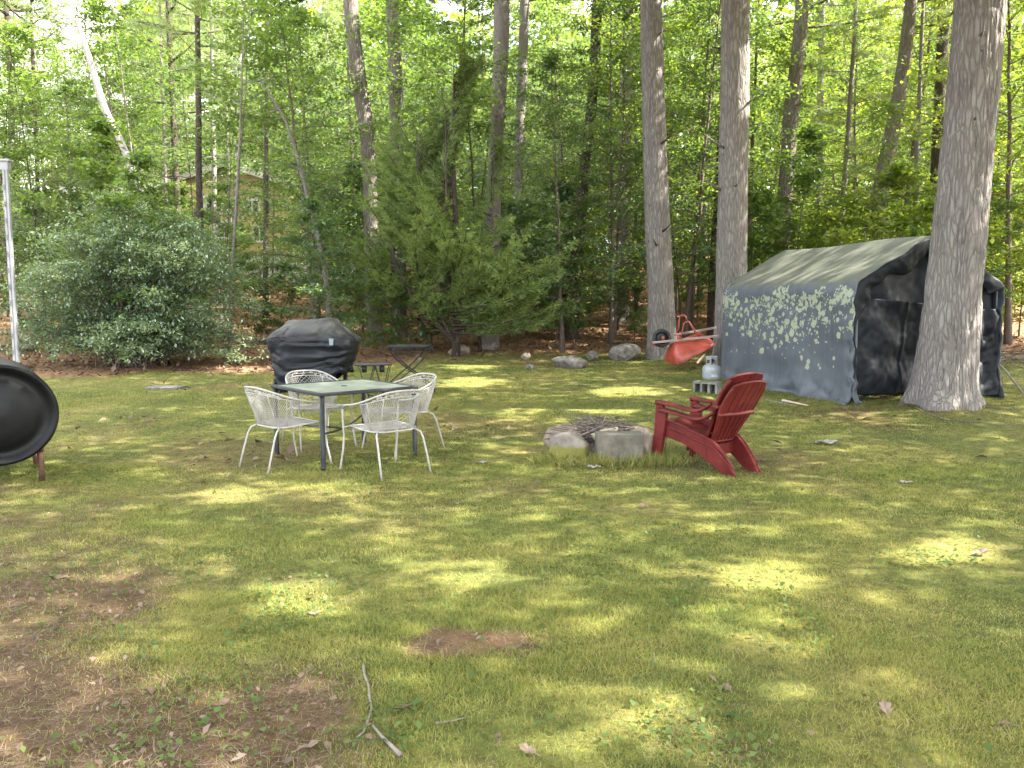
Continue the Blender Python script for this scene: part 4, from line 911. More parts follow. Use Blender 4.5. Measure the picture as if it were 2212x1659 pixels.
for s_ in (-1, 1):
    ov = .45; ax, az = s_ * (hw2 + ov), Zl(ze) - (Zl(zp) - Zl(ze)) * ov / hw2
    b.add([(0, -.35, Zl(zp) + .03), (ax, -.35, az + .03), (ax, 9.3, az + .03), (0, 9.3, Zl(zp) + .03), (0, -.35, Zl(zp) + .2), (ax, -.35, az + .2), (ax, 9.3, az + .2), (0, 9.3, Zl(zp) + .2)], [(0, 1, 2, 3), (4, 5, 6, 7), (0, 1, 5, 4), (1, 2, 6, 5), (2, 3, 7, 6), (3, 0, 4, 7)])
b.build('roof', roofm, ho)
for s_ in (-1, 1):
    b = MB(); b.bar((s_ * .02, -.38, Zl(zp) + .08), (s_ * (hw2 + .46), -.38, Zl(ze) - (Zl(zp) - Zl(ze)) * .46 / hw2 + .08), .05, .26); b.build('rake_board', trim, ho)
def window(sx0, sy0, sx1, sy1, lab=None):
    a = hp(sx0, sy0); c = hp(sx1, sy1); w_ = c.x - a.x; h2 = a.z - c.z; cx_ = (a.x + c.x) / 2 - hx; cz_ = (a.z + c.z) / 2 - z0
    w = MB(); t = .10
    for dx, dz, ww, hh in ((0, h2 / 2, w_ + t, t), (0, -h2 / 2, w_ + t, t), (-w_ / 2, 0, t, h2 - t), (w_ / 2, 0, t, h2 - t), (0, 0, .05, h2 - t)): w.box((cx_ + dx, -.04, cz_ + dz), (ww, .09, hh))
    o = w.build('window', trim, ho); q = MB(); q.box((cx_, -.006, cz_), (w_ - t * .9, .02, h2 - t * .9)); q.build('pane', shade_glass, o)
window(612, 588, 668, 640); window(640, 665, 708, 715); window(735, 600, 780, 640); window(760, 680, 800, 725)
for sx0 in (603, 670):
    a = hp(sx0, 585); c = hp(sx0 + 20, 643); b = MB(); b.box(((a.x + c.x) / 2 - hx, -.03, (a.z + c.z) / 2 - z0), (c.x - a.x, .05, a.z - c.z)); b.build('shutter', trim, ho)
# brown porch wing with a flat white-edged roof
wl_, wr_ = hp(168, 570).x, hp(470, 570).x; wt = hp(0, 566).z
pw_ = empty('porch_wing', ((wl_ + wr_) / 2, HY + 1.2, Tz((wl_ + wr_) / 2, HY + 1.2)), 0, 'dark brown flat-roofed porch left of the yellow house among trees', 'porch'); zq = Tz((wl_ + wr_) / 2, HY + 1.2); W2 = wr_ - wl_
b = MB(); b.box((0, 2.4, (wt - zq) / 2 - .1), (W2, 4, wt - zq - .1)); b.build('wall', deckm, pw_)
b = MB(); b.box((0, 2.0, wt - zq + .02), (W2 + .5, 5.2, .22)); b.build('roof', roofm, pw_); b = MB(); b.box((0, -.64, wt - zq), (W2 + .5, .06, .34)); b.build('fascia', trim, pw_)
for x_ in (-W2 * .42, -W2 * .1, W2 * .22):
    b = MB(); b.box((x_, .37, wt - zq - 1.1), (1.0, .05, .9)); o = b.build('window', trim, pw_); b = MB(); b.box((x_, .335, wt - zq - 1.1), (.82, .03, .74)); b.build('pane', shade_glass, o)
for x_ in (-W2 * .47, -W2 * .26, 0, W2 * .3):
    b = MB(); b.box((x_, -.5, (wt - zq) / 2 - .2), (.13, .13, wt - zq - .05)); b.build('post', trim if x_ < -W2 * .4 else deckm, pw_)
# pale car-like boat cover / parked trailer glimpsed between the stems
a = hp(1010, 760, 34); b = MB(); b.grid(lambda u, v: Vector(((u - .5) * 3.2, .8 * math.cos(math.pi * v), .62 * math.sin(math.pi * v) * (1 - .6 * abs(2 * u - 1) ** 3) + .25)), 20, 12)
tag(b.build('covered_boat', solidmat('white_cover', (.55, .56, .60), (.70, .71, .75), 4, .5), smooth=True, loc=(a.x, 34, Tz(a.x, 34)), solid=.01), 'pale tarpaulin-covered shape half hidden in the trees right of the house', 'covered boat')
# ------------------------------------------------------------------ sun direction, sky
EL, AZ = R(46), math.atan2(-.06, .998)
S = Vector((math.cos(EL) * math.cos(AZ), math.cos(EL) * math.sin(AZ), math.sin(EL))); Sn = np.array(S)
sd = bpy.data.lights.new('sun', 'SUN'); sd.energy = SUN_E; sd.angle = R(.53); sd.color = (1, .94, .84)
so = bpy.data.objects.new('sun', sd); COL.objects.link(so); so.rotation_euler = S.to_track_quat('Z', 'Y').to_euler()
wd = bpy.data.worlds.new('World'); sc.world = wd; wd.use_nodes = True; nt = wd.node_tree
for n in list(nt.nodes): nt.nodes.remove(n)
sk = nt.nodes.new('ShaderNodeTexSky'); sk.sky_type = 'NISHITA'; sk.sun_disc = False; sk.sun_elevation = EL; sk.sun_rotation = math.pi / 2 - AZ
sk.air_density = 1.0; sk.dust_density = 2.5; sk.ozone_density = 1.0
tc = nt.nodes.new('ShaderNodeTexCoord'); cn = nt.nodes.new('ShaderNodeTexNoise'); cn.inputs['Scale'].default_value = 3.2; cn.inputs['Detail'].default_value = 8; nt.links.new(tc.outputs['Generated'], cn.inputs['Vector'])
cr_ = nt.nodes.new('ShaderNodeValToRGB'); cr_.color_ramp.elements[0].position = .36; cr_.color_ramp.elements[1].position = .56; nt.links.new(cn.outputs[0], cr_.inputs[0])
cm_ = nt.nodes.new('ShaderNodeMix'); cm_.data_type = 'RGBA'; nt.links.new(cr_.outputs[0], cm_.inputs[0]); cm_.inputs[7].default_value = (4.6, 4.5, 4.4, 1); nt.links.new(sk.outputs[0], cm_.inputs[6])
bg = nt.nodes.new('ShaderNodeBackground'); bg.inputs[1].default_value = SKY_E; wo = nt.nodes.new('ShaderNodeOutputWorld')
nt.links.new(cm_.outputs[2], bg.inputs[0]); nt.links.new(bg.outputs[0], wo.inputs[0])

# ------------------------------------------------------------------ where sun is to reach the ground through gaps cut in the crowns
LIT = [(540,1068,62,22,1),(625,1050,42,12,.8),(760,1062,50,14,.9),(790,1118,55,14,.8),(690,1292,100,32,1),(1045,1250,85,26,.95),(1130,890,50,13,.9),(1010,826,60,11,1),(1000,790,60,8,1),(1340,845,70,12,1),(1310,885,75,10,1),
       (1700,1245,105,42,1),(1660,1345,70,30,.9),(1475,1545,85,45,1),(2095,1200,95,22,1),(1680,1150,65,10,.9),(1860,905,80,12,.7),(500,798,55,8,1),(250,962,80,12,.6),(380,965,60,10,.5),(450,1212,26,13,.7),(1330,1180,170,26,.6),
       (1500,1240,90,30,.6),(1180,1010,80,16,.45),(620,800,60,8,.5),(140,800,40,8,.8),(1600,1430,90,26,.6),(1900,1110,120,20,.45),(60,1085,60,16,.6),(1250,1330,110,24,.5),(1100,1100,150,22,.45),(850,1180,140,30,.5),(2150,1150,60,20,.6),(1850,800,80,10,.5),
       (700,950,60,14,.35),(1460,770,40,8,.5),(2100,650,60,25,.7),(1930,1300,100,22,.45),(430,880,120,16,.4),(1120,960,60,14,.5),(1500,1060,130,22,.35)]
_R = np.array(Matrix.Rotation(TH, 3, 'Z')); _o = np.array([tx, ty, Tz(tx, ty)])
SEG = [(_o + _R @ np.array(a), _o + _R @ np.array(b_), r) for a, b_, r in [((.25, .5, 1.82), (1.2, 1.1, 2.33), .07), ((.2, 1.3, 1.80), (1.2, 2.1, 2.33), .10), ((.25, 2.3, 1.8), (1.0, 3.0, 2.2), .06), ((.6, .15, 2.0), (.9, .3, 2.15), .05), ((2.6, -.1, 1.7), (2.5, 0, .5), .22)]] + \
      [(np.array([6.3, 11.1, 1.5]), np.array([6.35, 11.1, 1.1]), .14), (np.array([6.25, 11.1, .9]), np.array([6.3, 11.1, .75]), .10), (np.array([6.3, 11.2, 3.3]), np.array([6.35, 11.2, 2.9]), .10)]
def light_need(P):
    """0..1: how open the crowns must be for the ray from the sun through P"""
    P = np.asarray(P, float); z0 = .15; t = (P[:, 2] - z0) / Sn[2]; Q = P - Sn * t[:, None]; Q[:, 2] = T(Q[:, 0], Q[:, 1])
    v = np.zeros(len(P)); ok = Q[:, 1] > 1; px, py = to_px(np.where(ok[:, None], Q, np.array([0, 5, 0])))
    mx_ = .12 * FPX / np.maximum(2, Q[:, 1]) / K; my_ = mx_ * CH / np.maximum(2, Q[:, 1]) * .9
    for cx, cy, rx, ry, a in LIT:
        d = np.hypot((px - cx) / (rx + mx_), (py - cy) / (ry + my_)) + (fbm(Q[:, 0], Q[:, 1], 2.2, 120, 3) - .5) * .7; v = np.maximum(v, a ** 1.7 * sm(1.15, .75, d))
    v = np.where(ok, v, 0)
    Pp = P - Sn * (P @ Sn)[:, None]
    for A0, B0, r_ in SEG:                       # streaks on the tent roof and patches on the big trunk
        a0 = A0 - Sn * (A0 @ Sn); d0 = B0 - Sn * (B0 @ Sn) - a0; t0 = np.clip(((Pp - a0) @ d0) / max(1e-6, d0 @ d0), 0, 1)
        v = np.maximum(v, .8 * sm(r_ + .16, r_, np.linalg.norm(Pp - a0 - t0[:, None] * d0, axis=1)))
    return v
def keep(P, g): return g.random(len(P)) > light_need(P) * 1.0

# ------------------------------------------------------------------ tree builders
def ortho(d):
    r = Vector((0, 0, 1)) if abs(d.z) < .9 else Vector((1, 0, 0)); return d.cross(r).normalized()
def broadleaf(seed, H, r0, cb, cr, nb, per, lsz, lean=.04, top=1.0, droop=.0, spread=.16, vspread=.07):
    g = np.random.default_rng(seed); tr = MB(); pts = []; x = y = 0; n = 12; dx, dy = g.normal() * lean, g.normal() * lean
    for i in range(n + 1):
        pts.append(Vector((x, y, H * i / n))); x += dx * H / n + g.normal() * .025 * H / n; y += dy * H / n + g.normal() * .025 * H / n
    pts[0].z = -.15; tr.tube(pts, [r0 * (1 - .85 * (i / n)) * (1.35 if i == 0 else 1) for i in range(n + 1)], 7)
    LP = []; az = g.random() * 6
    for b_ in range(nb):
        t = cb + (1 - cb) * (b_ + g.random()) / nb; p0 = pts[int(t * n)].lerp(pts[min(n, int(t * n) + 1)], t * n - int(t * n)); az += 2.4 + g.normal() * .4
        prof_ = math.sin(math.pi * min(1, max(.08, (t - cb) / (1 - cb) * .8 + .2))) ** .7 * top; l = cr * prof_ * (.65 + .5 * g.random()); el = .15 + .7 * g.random() * t
        d = Vector((math.cos(az), math.sin(az), math.tan(el))).normalized(); q = p0.copy(); bp_ = [q.copy()]; m_ = 5
        for k in range(m_):
            q = q + d * l / m_; d = (d + Vector((g.normal() * .12, g.normal() * .12, -.05 - droop + g.normal() * .06))).normalized(); bp_.append(q.copy())
        tr.tube(bp_, [max(.006, r0 * .30 * (1 - t * .5) * (1 - .8 * k / m_)) for k in range(m_ + 1)], 5, False)
        for k in range(1, m_ + 1):
            for s_ in range(3):
                a2 = math.atan2(d.y, d.x) + (g.random() - .5) * 2.6; L2 = l * .30 * (.5 + g.random()); e2 = g.normal() * .15 - droop
                e = bp_[k] + Vector((math.cos(a2), math.sin(a2), e2)) * L2
                if s_ < 2: tr.tube([bp_[k], bp_[k].lerp(e, .5) + Vector((0, 0, .02)), e], [.007, .005, .003], 3, False)
                c_ = np.array(bp_[k])[None] + (np.array(e) - np.array(bp_[k]))[None] * g.random((per, 1)) ** .7
                LP.append(c_ + g.normal(size=(per, 3)) * np.array([spread, spread, vspread]))
    P = np.concatenate(LP); V_, F_ = leaves_at(P, lsz, g, .45, .3, .62)
    me = bpy.data.meshes.new('trunk'); me.from_pydata(tr.v, [], tr.f); me.polygons.foreach_set('use_smooth', [True] * len(me.polygons)); me.update()
    return me, npmesh('crown', V_, F_)
def tufts(P, D, g, k=8, L0=.11, W0=.006, spread=.75):
    n = len(P); P = np.repeat(P, k, 0); D = np.repeat(D, k, 0); A = unit(D + rdir(n * k, 1, g) * spread); B = unit(np.cross(A, rdir(n * k, 1, g)))
    return leafq(P + A * .01, A, B, L0 * (.7 + .6 * g.random(n * k)), W0, .02)
def pine(seed, H, r0, cb, cr, nb, per, lean=.02, kk=8, W0=.010, stubs=True):
    g = np.random.default_rng(seed); tr = MB(); n = 12; pts = []; x = y = 0; dx, dy = g.normal() * lean, g.normal() * lean
    for i in range(n + 1): pts.append(Vector((x, y, H * i / n))); x += dx * H / n + g.normal() * .01 * H / n; y += dy * H / n + g.normal() * .01 * H / n
    pts[0].z = -.2; tr.tube(pts, [r0 * (1 - .86 * (i / n)) * (1.3 if i == 0 else 1) for i in range(n + 1)], 8)
    PP, DD = [], []; az = g.random() * 6
    for b_ in range(nb):
        t = cb + (1 - cb) * (b_ + g.random()) / nb; p0 = pts[min(n - 1, int(t * n))].lerp(pts[min(n, int(t * n) + 1)], t * n - int(t * n)); az += 2.4 + g.normal() * .3
        l = cr * (1.05 - .8 * ((t - cb) / (1 - cb))) * (.6 + .5 * g.random()) * (.5 + .5 * float(sm(cb - .01, cb + .15, t))); d = Vector((math.cos(az), math.sin(az), .12 + .25 * g.random() * t)).normalized(); q = p0.copy(); bp_ = [q.copy()]; m_ = 5
        for k in range(m_):
            q = q + d * l / m_; d = (d + Vector((g.normal() * .08, g.normal() * .08, .03))).normalized(); bp_.append(q.copy())
        tr.tube(bp_, [max(.005, r0 * .2 * (1 - .85 * k / m_)) for k in range(m_ + 1)], 4, False)
        for k in range(2, m_ + 1):
            for s_ in range(per):
                a2 = math.atan2(d.y, d.x) + (g.random() - .5) * 2.0; L2 = l * .26 * (.4 + g.random()); dd = Vector((math.cos(a2), math.sin(a2), .10 + g.normal() * .12)).normalized()
                for w_ in range(4):
                    c_ = bp_[k] - (bp_[k] - bp_[k - 1]) * g.random() * .6 + dd * L2 * (.25 + .75 * w_ / 3); PP.append((*c_,)); DD.append((*dd,))
    if stubs:
        for i in range(26):
            t = .06 + (cb - .06) * g.random(); p0 = pts[int(t * n)].lerp(pts[int(t * n) + 1], t * n - int(t * n)); a = g.random() * 6.28; l = .2 + 1.1 * g.random() ** 2; d = Vector((math.cos(a), math.sin(a), g.normal() * .15))
            tr.tube([p0, p0 + d * l * .5, p0 + d * l + Vector((0, 0, -.1 * l))], [.012, .008, .003], 4, False)
    V_, F_ = tufts(np.array(PP), np.array(DD), g, kk, .15, W0)
    me = bpy.data.meshes.new('trunk'); me.from_pydata(tr.v, [], tr.f); me.polygons.foreach_set('use_smooth', [True] * len(me.polygons)); me.update()
    return me, npmesh('crown', V_, F_)
def plant(name, meshes, x, y, rz, s, bark, leaf, label, cat_, group, sz=None):
    e = empty(name, (x, y, Tz(x, y)), rz, label, cat_, group); e.scale = (s, s, sz or s)
    for nm, me, mm in (('trunk', meshes[0], bark), ('crown', meshes[1], leaf)):
        o = bpy.data.objects.new(nm, me); COL.objects.link(o); o.parent = e
        if not me.materials: me.materials.append(mm)
        if me.materials[0] is not mm: o.material_slots[0].link = 'OBJECT'; o.material_slots[0].material = mm
    return e
def hero(name, label, pts, Y, bark, Htop=19, crown=None, flare=0.0, stubs=6, group=None, leafm=None, seed=1, sides=30, cat_='tree', dY=0.0, bump_=.012, ridge=0):
    """trunk whose axis and width are read along the photo at depth Y; goes on upward beyond the frame"""
    g = np.random.default_rng(seed); P3 = []
    zc = Y * CP + .15
    for px, py, w in pts:
        p_ = at(px, py, Y); zc = Y * CP - (p_.z - CH) * SP; P3.append((p_, w / 2 * K / FPX * zc * zc / math.hypot(zc, p_.x)))
    P3.sort(key=lambda a: a[0].z); base = P3[0][0]; zg = Tz(base.x, Y); P3[0] = (Vector((base.x, Y, zg)), P3[0][1])
    tp, r_t = P3[-1]; prv = P3[-3][0] if len(P3) > 2 else P3[0][0]; dr = (tp - prv); dr = dr / max(.1, dr.z); dr.x *= .6
    if Htop > tp.z + 1: P3.append((tp + dr * (Htop - tp.z) * .5, r_t * .8)); P3.append((tp + dr * (Htop - tp.z), r_t * .25))
    zz = np.array([p.z for p, _ in P3]); xx = np.array([p.x for p, _ in P3]); rr = np.array([r for _, r in P3])
    e = empty(name, (base.x, Y, zg), 0, label, cat_, group); o0 = Vector((base.x, Y, zg)); b = MB()
    st = .045 if sides > 60 else (.10 if sides > 20 else .3); zl = list(np.arange(zg - .15, min(zz[-1], zg + 9), st)) + list(np.linspace(min(zz[-1], zg + 9), zz[-1], 8)); vs = []
    xs_ = np.convolve(np.interp(np.linspace(zz[0], zz[-1], 400), zz, xx), np.ones(25) / 25, 'same'); xs_[:12] = np.interp(np.linspace(zz[0], zz[-1], 400), zz, xx)[:12]; xs_[-12:] = np.interp(np.linspace(zz[0], zz[-1], 400), zz, xx)[-12:]
    rp = g.random(6) * 6.28; RG = None
    if ridge:      # furrows between vertical bark plates, as a table over angle and height
        aa, hh = np.meshgrid(np.arange(512) / 512 * 2 * math.pi, np.arange(512) / 51, indexing='ij'); rm = float(rr.mean())
        w_ = (fbm(np.cos(aa) * 3, hh * 1.2 + np.sin(aa) * 3, 1, seed + 9, 3) - .5) * 2.4
        f1 = np.abs(vn(aa * rm / .060 + w_ * 1.6, hh * 2.6, 1, seed) - .5) * 2; RG = np.clip(1 - f1 * 2.6, 0, 1)
    for z_ in zl:
        h = max(0, z_ - zg); cx_ = float(np.interp(max(z_, zz[0]), np.linspace(zz[0], zz[-1], 400), xs_)); r_ = float(np.interp(z_, zz, rr))
        for k in range(sides):
            a = 2 * math.pi * k / sides; f = 1 + flare * math.exp(-h / .22) * (.5 + .5 * math.sin(a * 5 + rp[0]) * .6 + .3 * math.sin(a * 3 + rp[1])) + flare * .15 * math.exp(-h / .7)
            ra = r_ * f + (float(fbm(a * 3 * r_ * 2 + seed, z_, 2.5, seed, 3)) - .5) * bump_ * 2
            if ridge: ra -= ridge * RG[int(a / 6.2832 * 511) % 512, int(h * 51) % 512]
            vs.append((cx_ + ra * math.cos(a) - o0.x, ra * math.sin(a), z_ - zg))
    m_ = len(zl); b.add(vs, [(i * sides + k, i * sides + (k + 1) % sides, (i + 1) * sides + (k + 1) % sides, (i + 1) * sides + k) for i in range(m_ - 1) for k in range(sides)]); b.build('trunk', bark, e, True)
    for i in range(stubs):
        z_ = zg + 2.2 + (5.0) * g.random(); cx_ = float(np.interp(z_, zz, xx)); r_ = float(np.interp(z_, zz, rr)); a = -1.57 + g.normal() * 1.3; d = Vector((math.cos(a), math.sin(a), .2 + g.normal() * .2)); p0 = Vector((cx_ - o0.x, 0, z_ - zg)) + d * r_ * .85
        l = .06 + .5 * g.random() ** 3; s_ = MB(); s_.tube([p0, p0 + d * l * .5, p0 + d * l + Vector((0, 0, .05 * l))], [.028, .018, .007], 6); s_.build('branch_stub', dark_bark if g.random() < .6 else bark, e, True)
    if crown:
        cz0, cR, nb = crown; PP, DD = [], []; lb = MB()
        for i in range(nb):
            z_ = cz0 + (Htop - cz0) * (i + g.random()) / nb; cx_ = float(np.interp(z_, zz, xx)); a = i * 2.4 + g.normal() * .3; l = cR * (1.05 - .7 * (z_ - cz0) / (Htop - cz0)) * (.6 + .5 * g.random()); d = Vector((math.cos(a), math.sin(a), .12)).normalized()
            p0 = Vector((cx_, Y, z_)); lb.tube([p0 - o0, p0 + d * l * .5 - o0, p0 + d * l + Vector((0, 0, .15)) - o0], [.05, .03, .01], 5, False)
            for w_ in range(26):
                c_ = p0 + d * l * (.3 + .7 * g.random()) + Vector(g.normal(size=3)) * .12 * l * .7; c_.z -= .0; PP.append(tuple(c_)); DD.append((d.x, d.y, .25))
        PP = np.array(PP); DD = np.array(DD); k_ = keep(PP, g); PP = PP[k_]; DD = DD[k_]
        lb.build('limbs', bark, e, True); V_, F_ = tufts(PP, DD, g, 9, .24, .030, 1.0); V_ = V_ - np.array(o0); link('crown', npmesh('crown', V_, F_), leafm or needle, e)
    return e

# ------------------------------------------------------------------ the trunks one can tell apart
HG = 'tall pine trunks'
hero('pine_tree', 'massive scaly pine trunk at the right, standing in front of the grey tent', [(2118, 0, 118), (2102, 200, 119), (2082, 400, 119), (2063, 600, 126), (2050, 720, 132), (2040, 830, 142)], 11.35, pine_bark, 20, (10, 3.6, 60), .42, 4, HG, seed=3, sides=150, bump_=.012, ridge=.022)
hero('pine_tree', 'straight grey pine trunk with branch stubs, left of the tent behind the red wheelbarrow', [(1406, 0, 47), (1411, 200, 50), (1419, 450, 54), (1428, 650, 58), (1432, 730, 64)], 18.6, pine_bark, 21, (10, 3.2, 50), .35, 16, HG, seed=4, sides=90, ridge=.010)
hero('pine_tree', 'pale grey pine trunk rising right behind the left end of the tent', [(1589, 0, 62), (1588, 200, 64), (1583, 400, 65), (1580, 600, 67), (1578, 720, 72)], 17.0, pine_bark, 21, (10.5, 3.2, 50), .3, 12, HG, seed=5, sides=90, ridge=.008)
hero('pine_tree', 'leaning brown trunk in the leaves behind the middle of the tent', [(1735, -30, 30), (1728, 80, 31), (1712, 220, 33), (1701, 350, 33), (1690, 500, 33), (1683, 610, 36)], 25, old_bark, 17, (9.5, 2.6, 30), .2, 5, HG, seed=6)
hero('pine_tree', 'slanting trunk among bright leaves left of the massive trunk', [(1972, -30, 27), (1955, 120, 30), (1935, 250, 33), (1918, 330, 38), (1900, 430, 37), (1890, 560, 38)], 23, old_bark, 16, (9.5, 2.6, 30), .2, 4, HG, seed=7)
hero('pine_tree', 'dark trunk just left of the massive trunk, behind the tent ridge', [(2040, -30, 26), (2034, 150, 27), (2026, 320, 28), (2018, 480, 28), (2010, 600, 30)], 26, dark_bark, 17, (9.5, 2.4, 26), .2, 4, HG, seed=8)
hero('pine_tree', 'crooked grey trunk with a fork scar, left of the dark cedar top', [(755, -20, 30), (763, 70, 31), (772, 150, 33), (783, 220, 34), (795, 290, 31), (800, 400, 31), (808, 640, 36)], 21.5, old_bark, 18, (9.8, 2.8, 36), .2, 8, HG, seed=9)
hero('pine_tree', 'straight furrowed trunk immediately right of the crooked grey trunk', [(847, -20, 30), (852, 90, 30), (854, 180, 29), (856, 300, 28), (860, 450, 29), (862, 650, 34)], 23, old_bark, 18, (9.8, 2.6, 34), .2, 6, HG, seed=10)
hero('pine_tree', 'smooth grey trunk rising out of the right side of the dark cedar', [(1084, -20, 35), (1083, 100, 35), (1078, 200, 33), (1074, 290, 28), (1069, 380, 30), (1064, 470, 33), (1058, 650, 38)], 20.5, smooth_bark, 19, (9.8, 2.8, 36), .25, 8, HG, seed=11)
hero('pine_tree', 'thinner trunk close to the right of the smooth grey one', [(1134, -20, 20), (1131, 90, 21), (1126, 200, 20), (1121, 320, 20), (1116, 640, 23)], 24, smooth_bark, 17, (9.8, 2.2, 26), .15, 4, HG, seed=12)
hero('pine_tree', 'trunk with a pale lichen spot near the top, dark and leaning at its foot', [(1291, -20, 22), (1287, 90, 22), (1281, 200, 22), (1268, 320, 23), (1258, 420, 24), (1250, 500, 26), (1243, 580, 27), (1233, 650, 34)], 22.5, dark_bark, 17, (9.8, 2.4, 26), .3, 4, HG, seed=13)
hero('pine_tree', 'grey trunk left of the stubby pine, half veiled by leaves', [(1355, -20, 27), (1354, 100, 28), (1351, 250, 27), (1347, 420, 28), (1343, 620, 32)], 26, smooth_bark, 18, (9.8, 2.6, 30), .2, 5, HG, seed=14)
hero('pine_tree', 'slim reddish trunk high between the two tent-side trunks at right', [(1776, -20, 14), (1773, 150, 15), (1770, 350, 15), (1765, 560, 17)], 32, smooth_bark, 17, (10, 2.2, 22), .1, 2, HG, seed=15, sides=14)
hero('pine_tree', 'dark trunk touching the left side of the pale trunk behind the tent', [(1556, 330, 16), (1548, 480, 18), (1540, 600, 20), (1538, 690, 22)], 22.5, dark_bark, 15, (9.8, 2.2, 22), .1, 2, HG, seed=16, sides=16)
hero('pine_tree', 'thin dark trunk at the top left corner against the bright sky', [(12, -20, 10), (17, 80, 11), (22, 160, 12), (25, 330, 13), (30, 560, 15)], 27, dark_bark, 15, (10, 2.0, 20), .1, 8, HG, seed=17, sides=14)
hero('pine_tree', 'second thin dark trunk near the top left corner', [(66, -20, 7), (70, 100, 8), (76, 250, 9), (84, 560, 11)], 28, dark_bark, 15, (10, 2.0, 20), .1, 8, HG, seed=18, sides=14)
hero('pine_tree', 'dark trunk standing in front of the yellow house', [(368, 120, 13), (374, 240, 14), (380, 380, 15), (384, 480, 16), (388, 600, 18)], 29, dark_bark, 16, (8, 2.4, 26), .1, 10, HG, seed=19, sides=14)
hero('birch_tree', 'leaning white birch trunk at upper left', [(165, 40, 10), (188, 110, 13), (206, 170, 15), (222, 225, 17), (243, 270, 17), (266, 315, 17), (286, 368, 18), (310, 440, 19), (350, 620, 21)], 26, birch_bark, 9.0, None, .1, 3, None, seed=20, sides=16)
hero('alder_tree', 'slender bent pale trunk leaning over right of the yellow house', [(560, 170, 5), (590, 215, 7), (618, 262, 8), (640, 330, 9), (655, 385, 10), (668, 440, 10), (684, 500, 10), (697, 560, 11), (707, 620, 11), (716, 688, 13)], 19.3, smooth_bark, 6.9, None, .1, 3, None, seed=21, sides=14)

# ------------------------------------------------------------------ prototypes and forest fill
MAP = [broadleaf(100 + i, 11 + i, .09, .14, 3.0, 46, 13, .125) for i in range(3)]
SAP = [broadleaf(120 + i, 3.2 + .7 * i, .022, .12, 1.25, 22, 12, .11, .06, spread=.12) for i in range(3)]
PIN = [pine(140 + i, 17 + i, .105, .22 + .08 * i, 2.7, 54, 5) for i in range(3)]
POL = [broadleaf(160 + i, 8.5, .035, .55, 1.4, 16, 9, .10, .05) for i in range(2)]
for a_ in MAP + SAP + POL: a_[0].materials.append(twig_bark); a_[1].materials.append(maple_leaf)
for a_ in PIN: a_[0].materials.append(dark_bark); a_[1].materials.append(needle)
g = np.random.default_rng(77); used = []
ZL = {'L': 'behind the big bush at the left', 'C': 'behind the dark cedar', 'R': 'behind and around the grey tent'}
def zone(px): return 'L' if px < 330 else ('C' if px < 610 else 'R')
def far_enough(x, y, d):
    return all((x - a) ** 2 + (y - b_) ** 2 > (d + e) ** 2 / 4 for a, b_, e in used)
def fill(kind, protos, name, cat_, n, y0, y1, d, pick, smin, smax, desc, grp, power=1.0):
    made = 0; tries = 0
    while made < n and tries < n * 60:
        tries += 1; y = y0 + (y1 - y0) * g.random() ** power; x = (g.random() * 2 - 1) * (.66 * y + 1.5); px = 512 + x / (y * CP + .15) * FPX
        r_ = pick(px, x, y)
        if r_ is None or not far_enough(x, y, d): continue
        if y < float(edge_y(x)) + .8: continue
        leaf, bark, sc_ = r_; used.append((x, y, d)); z_ = zone(px); s = (smin + (smax - smin) * g.random()) * sc_
        plant(name, protos[int(g.integers(len(protos)))], x, y, g.random() * 6.28, s, bark, leaf, f'{desc} in the woods {ZL[z_]}', cat_, f'{grp} {ZL[z_]}'); made += 1
def pick_maple(px, x, y):
    if 160 < px < 305 and y < 40: return None
    if px < 100 and y > 30 : return None
    if 330 < px < 610 and y < 23.5: return None
    if px >= 600 and y < 21: return None
    if 690 < px < 950 and y < 26.5: return None
    if px > 600: return (bright_leaf if g.random() < .75 else maple_leaf, twig_bark, 1)
    if px > 430: return (oak_leaf if g.random() < .6 else maple_leaf, twig_bark, 1)
    return (oak_leaf if g.random() < .5 else maple_leaf, twig_bark, .55 if px < 130 else .9)
fill('m', MAP, 'maple_tree', 'tree', 75, 20, 58, 2.9, pick_maple, .75, 1.15, 'leafy young broadleaf tree', 'leafy trees', 1.2)
fill('m', MAP, 'maple_tree', 'tree', 40, 24, 50, 2.3, lambda px, x, y: (oak_leaf if g.random() < .65 else maple_leaf, twig_bark, .8) if 90 < px < 640 and not (150 < px < 305 and y < 40) and not (320 < px < 620 and y < 27) else None, .7, 1.1, 'leafy young broadleaf tree', 'leafy trees', 1.1)
def pick_pine(px, x, y):
    if px > 640 and g.random() < .7: return None
    if 400 < px < 720 and y < 30: return None
    if px < 90 and y > 24 and g.random() < .8: return None
    if 120 < px < 300 and y < 38 and g.random() < .6: return None
    if 330 < px < 620 and y < 24: return None
    if px > 600 and y < 24: return None
    return (needle, dark_bark if g.random() < .5 else smooth_bark, 1)
fill('p', PIN, 'young_pine', 'tree', 84, 21.5, 62, 2.1, pick_pine, .75, 1.1, 'slender feathery young pine', 'young pines', 1.1)
def pick_sap(px, x, y):
    if px < 60 and y < 19: return None
    if 100 < px < 305 and y < 38 and g.random() < .6: return None
    if 560 < px < 720 and g.random() < .7: return None
    if 200 < px < 300 and y < 20: return None
    if 600 < px < 700 and y < 22: return (bright_leaf if g.random() < .4 else oak_leaf, twig_bark, .8)
    return ((bright_leaf if g.random() < .6 else maple_leaf) if px > 600 else (oak_leaf if g.random() < .6 else maple_leaf), twig_bark, 1)
fill('s', SAP, 'sapling', 'sapling', 95, 17.5, 45, 1.1, pick_sap, .55, 1.2, 'knee to head high leafy sapling', 'saplings', 1.5)
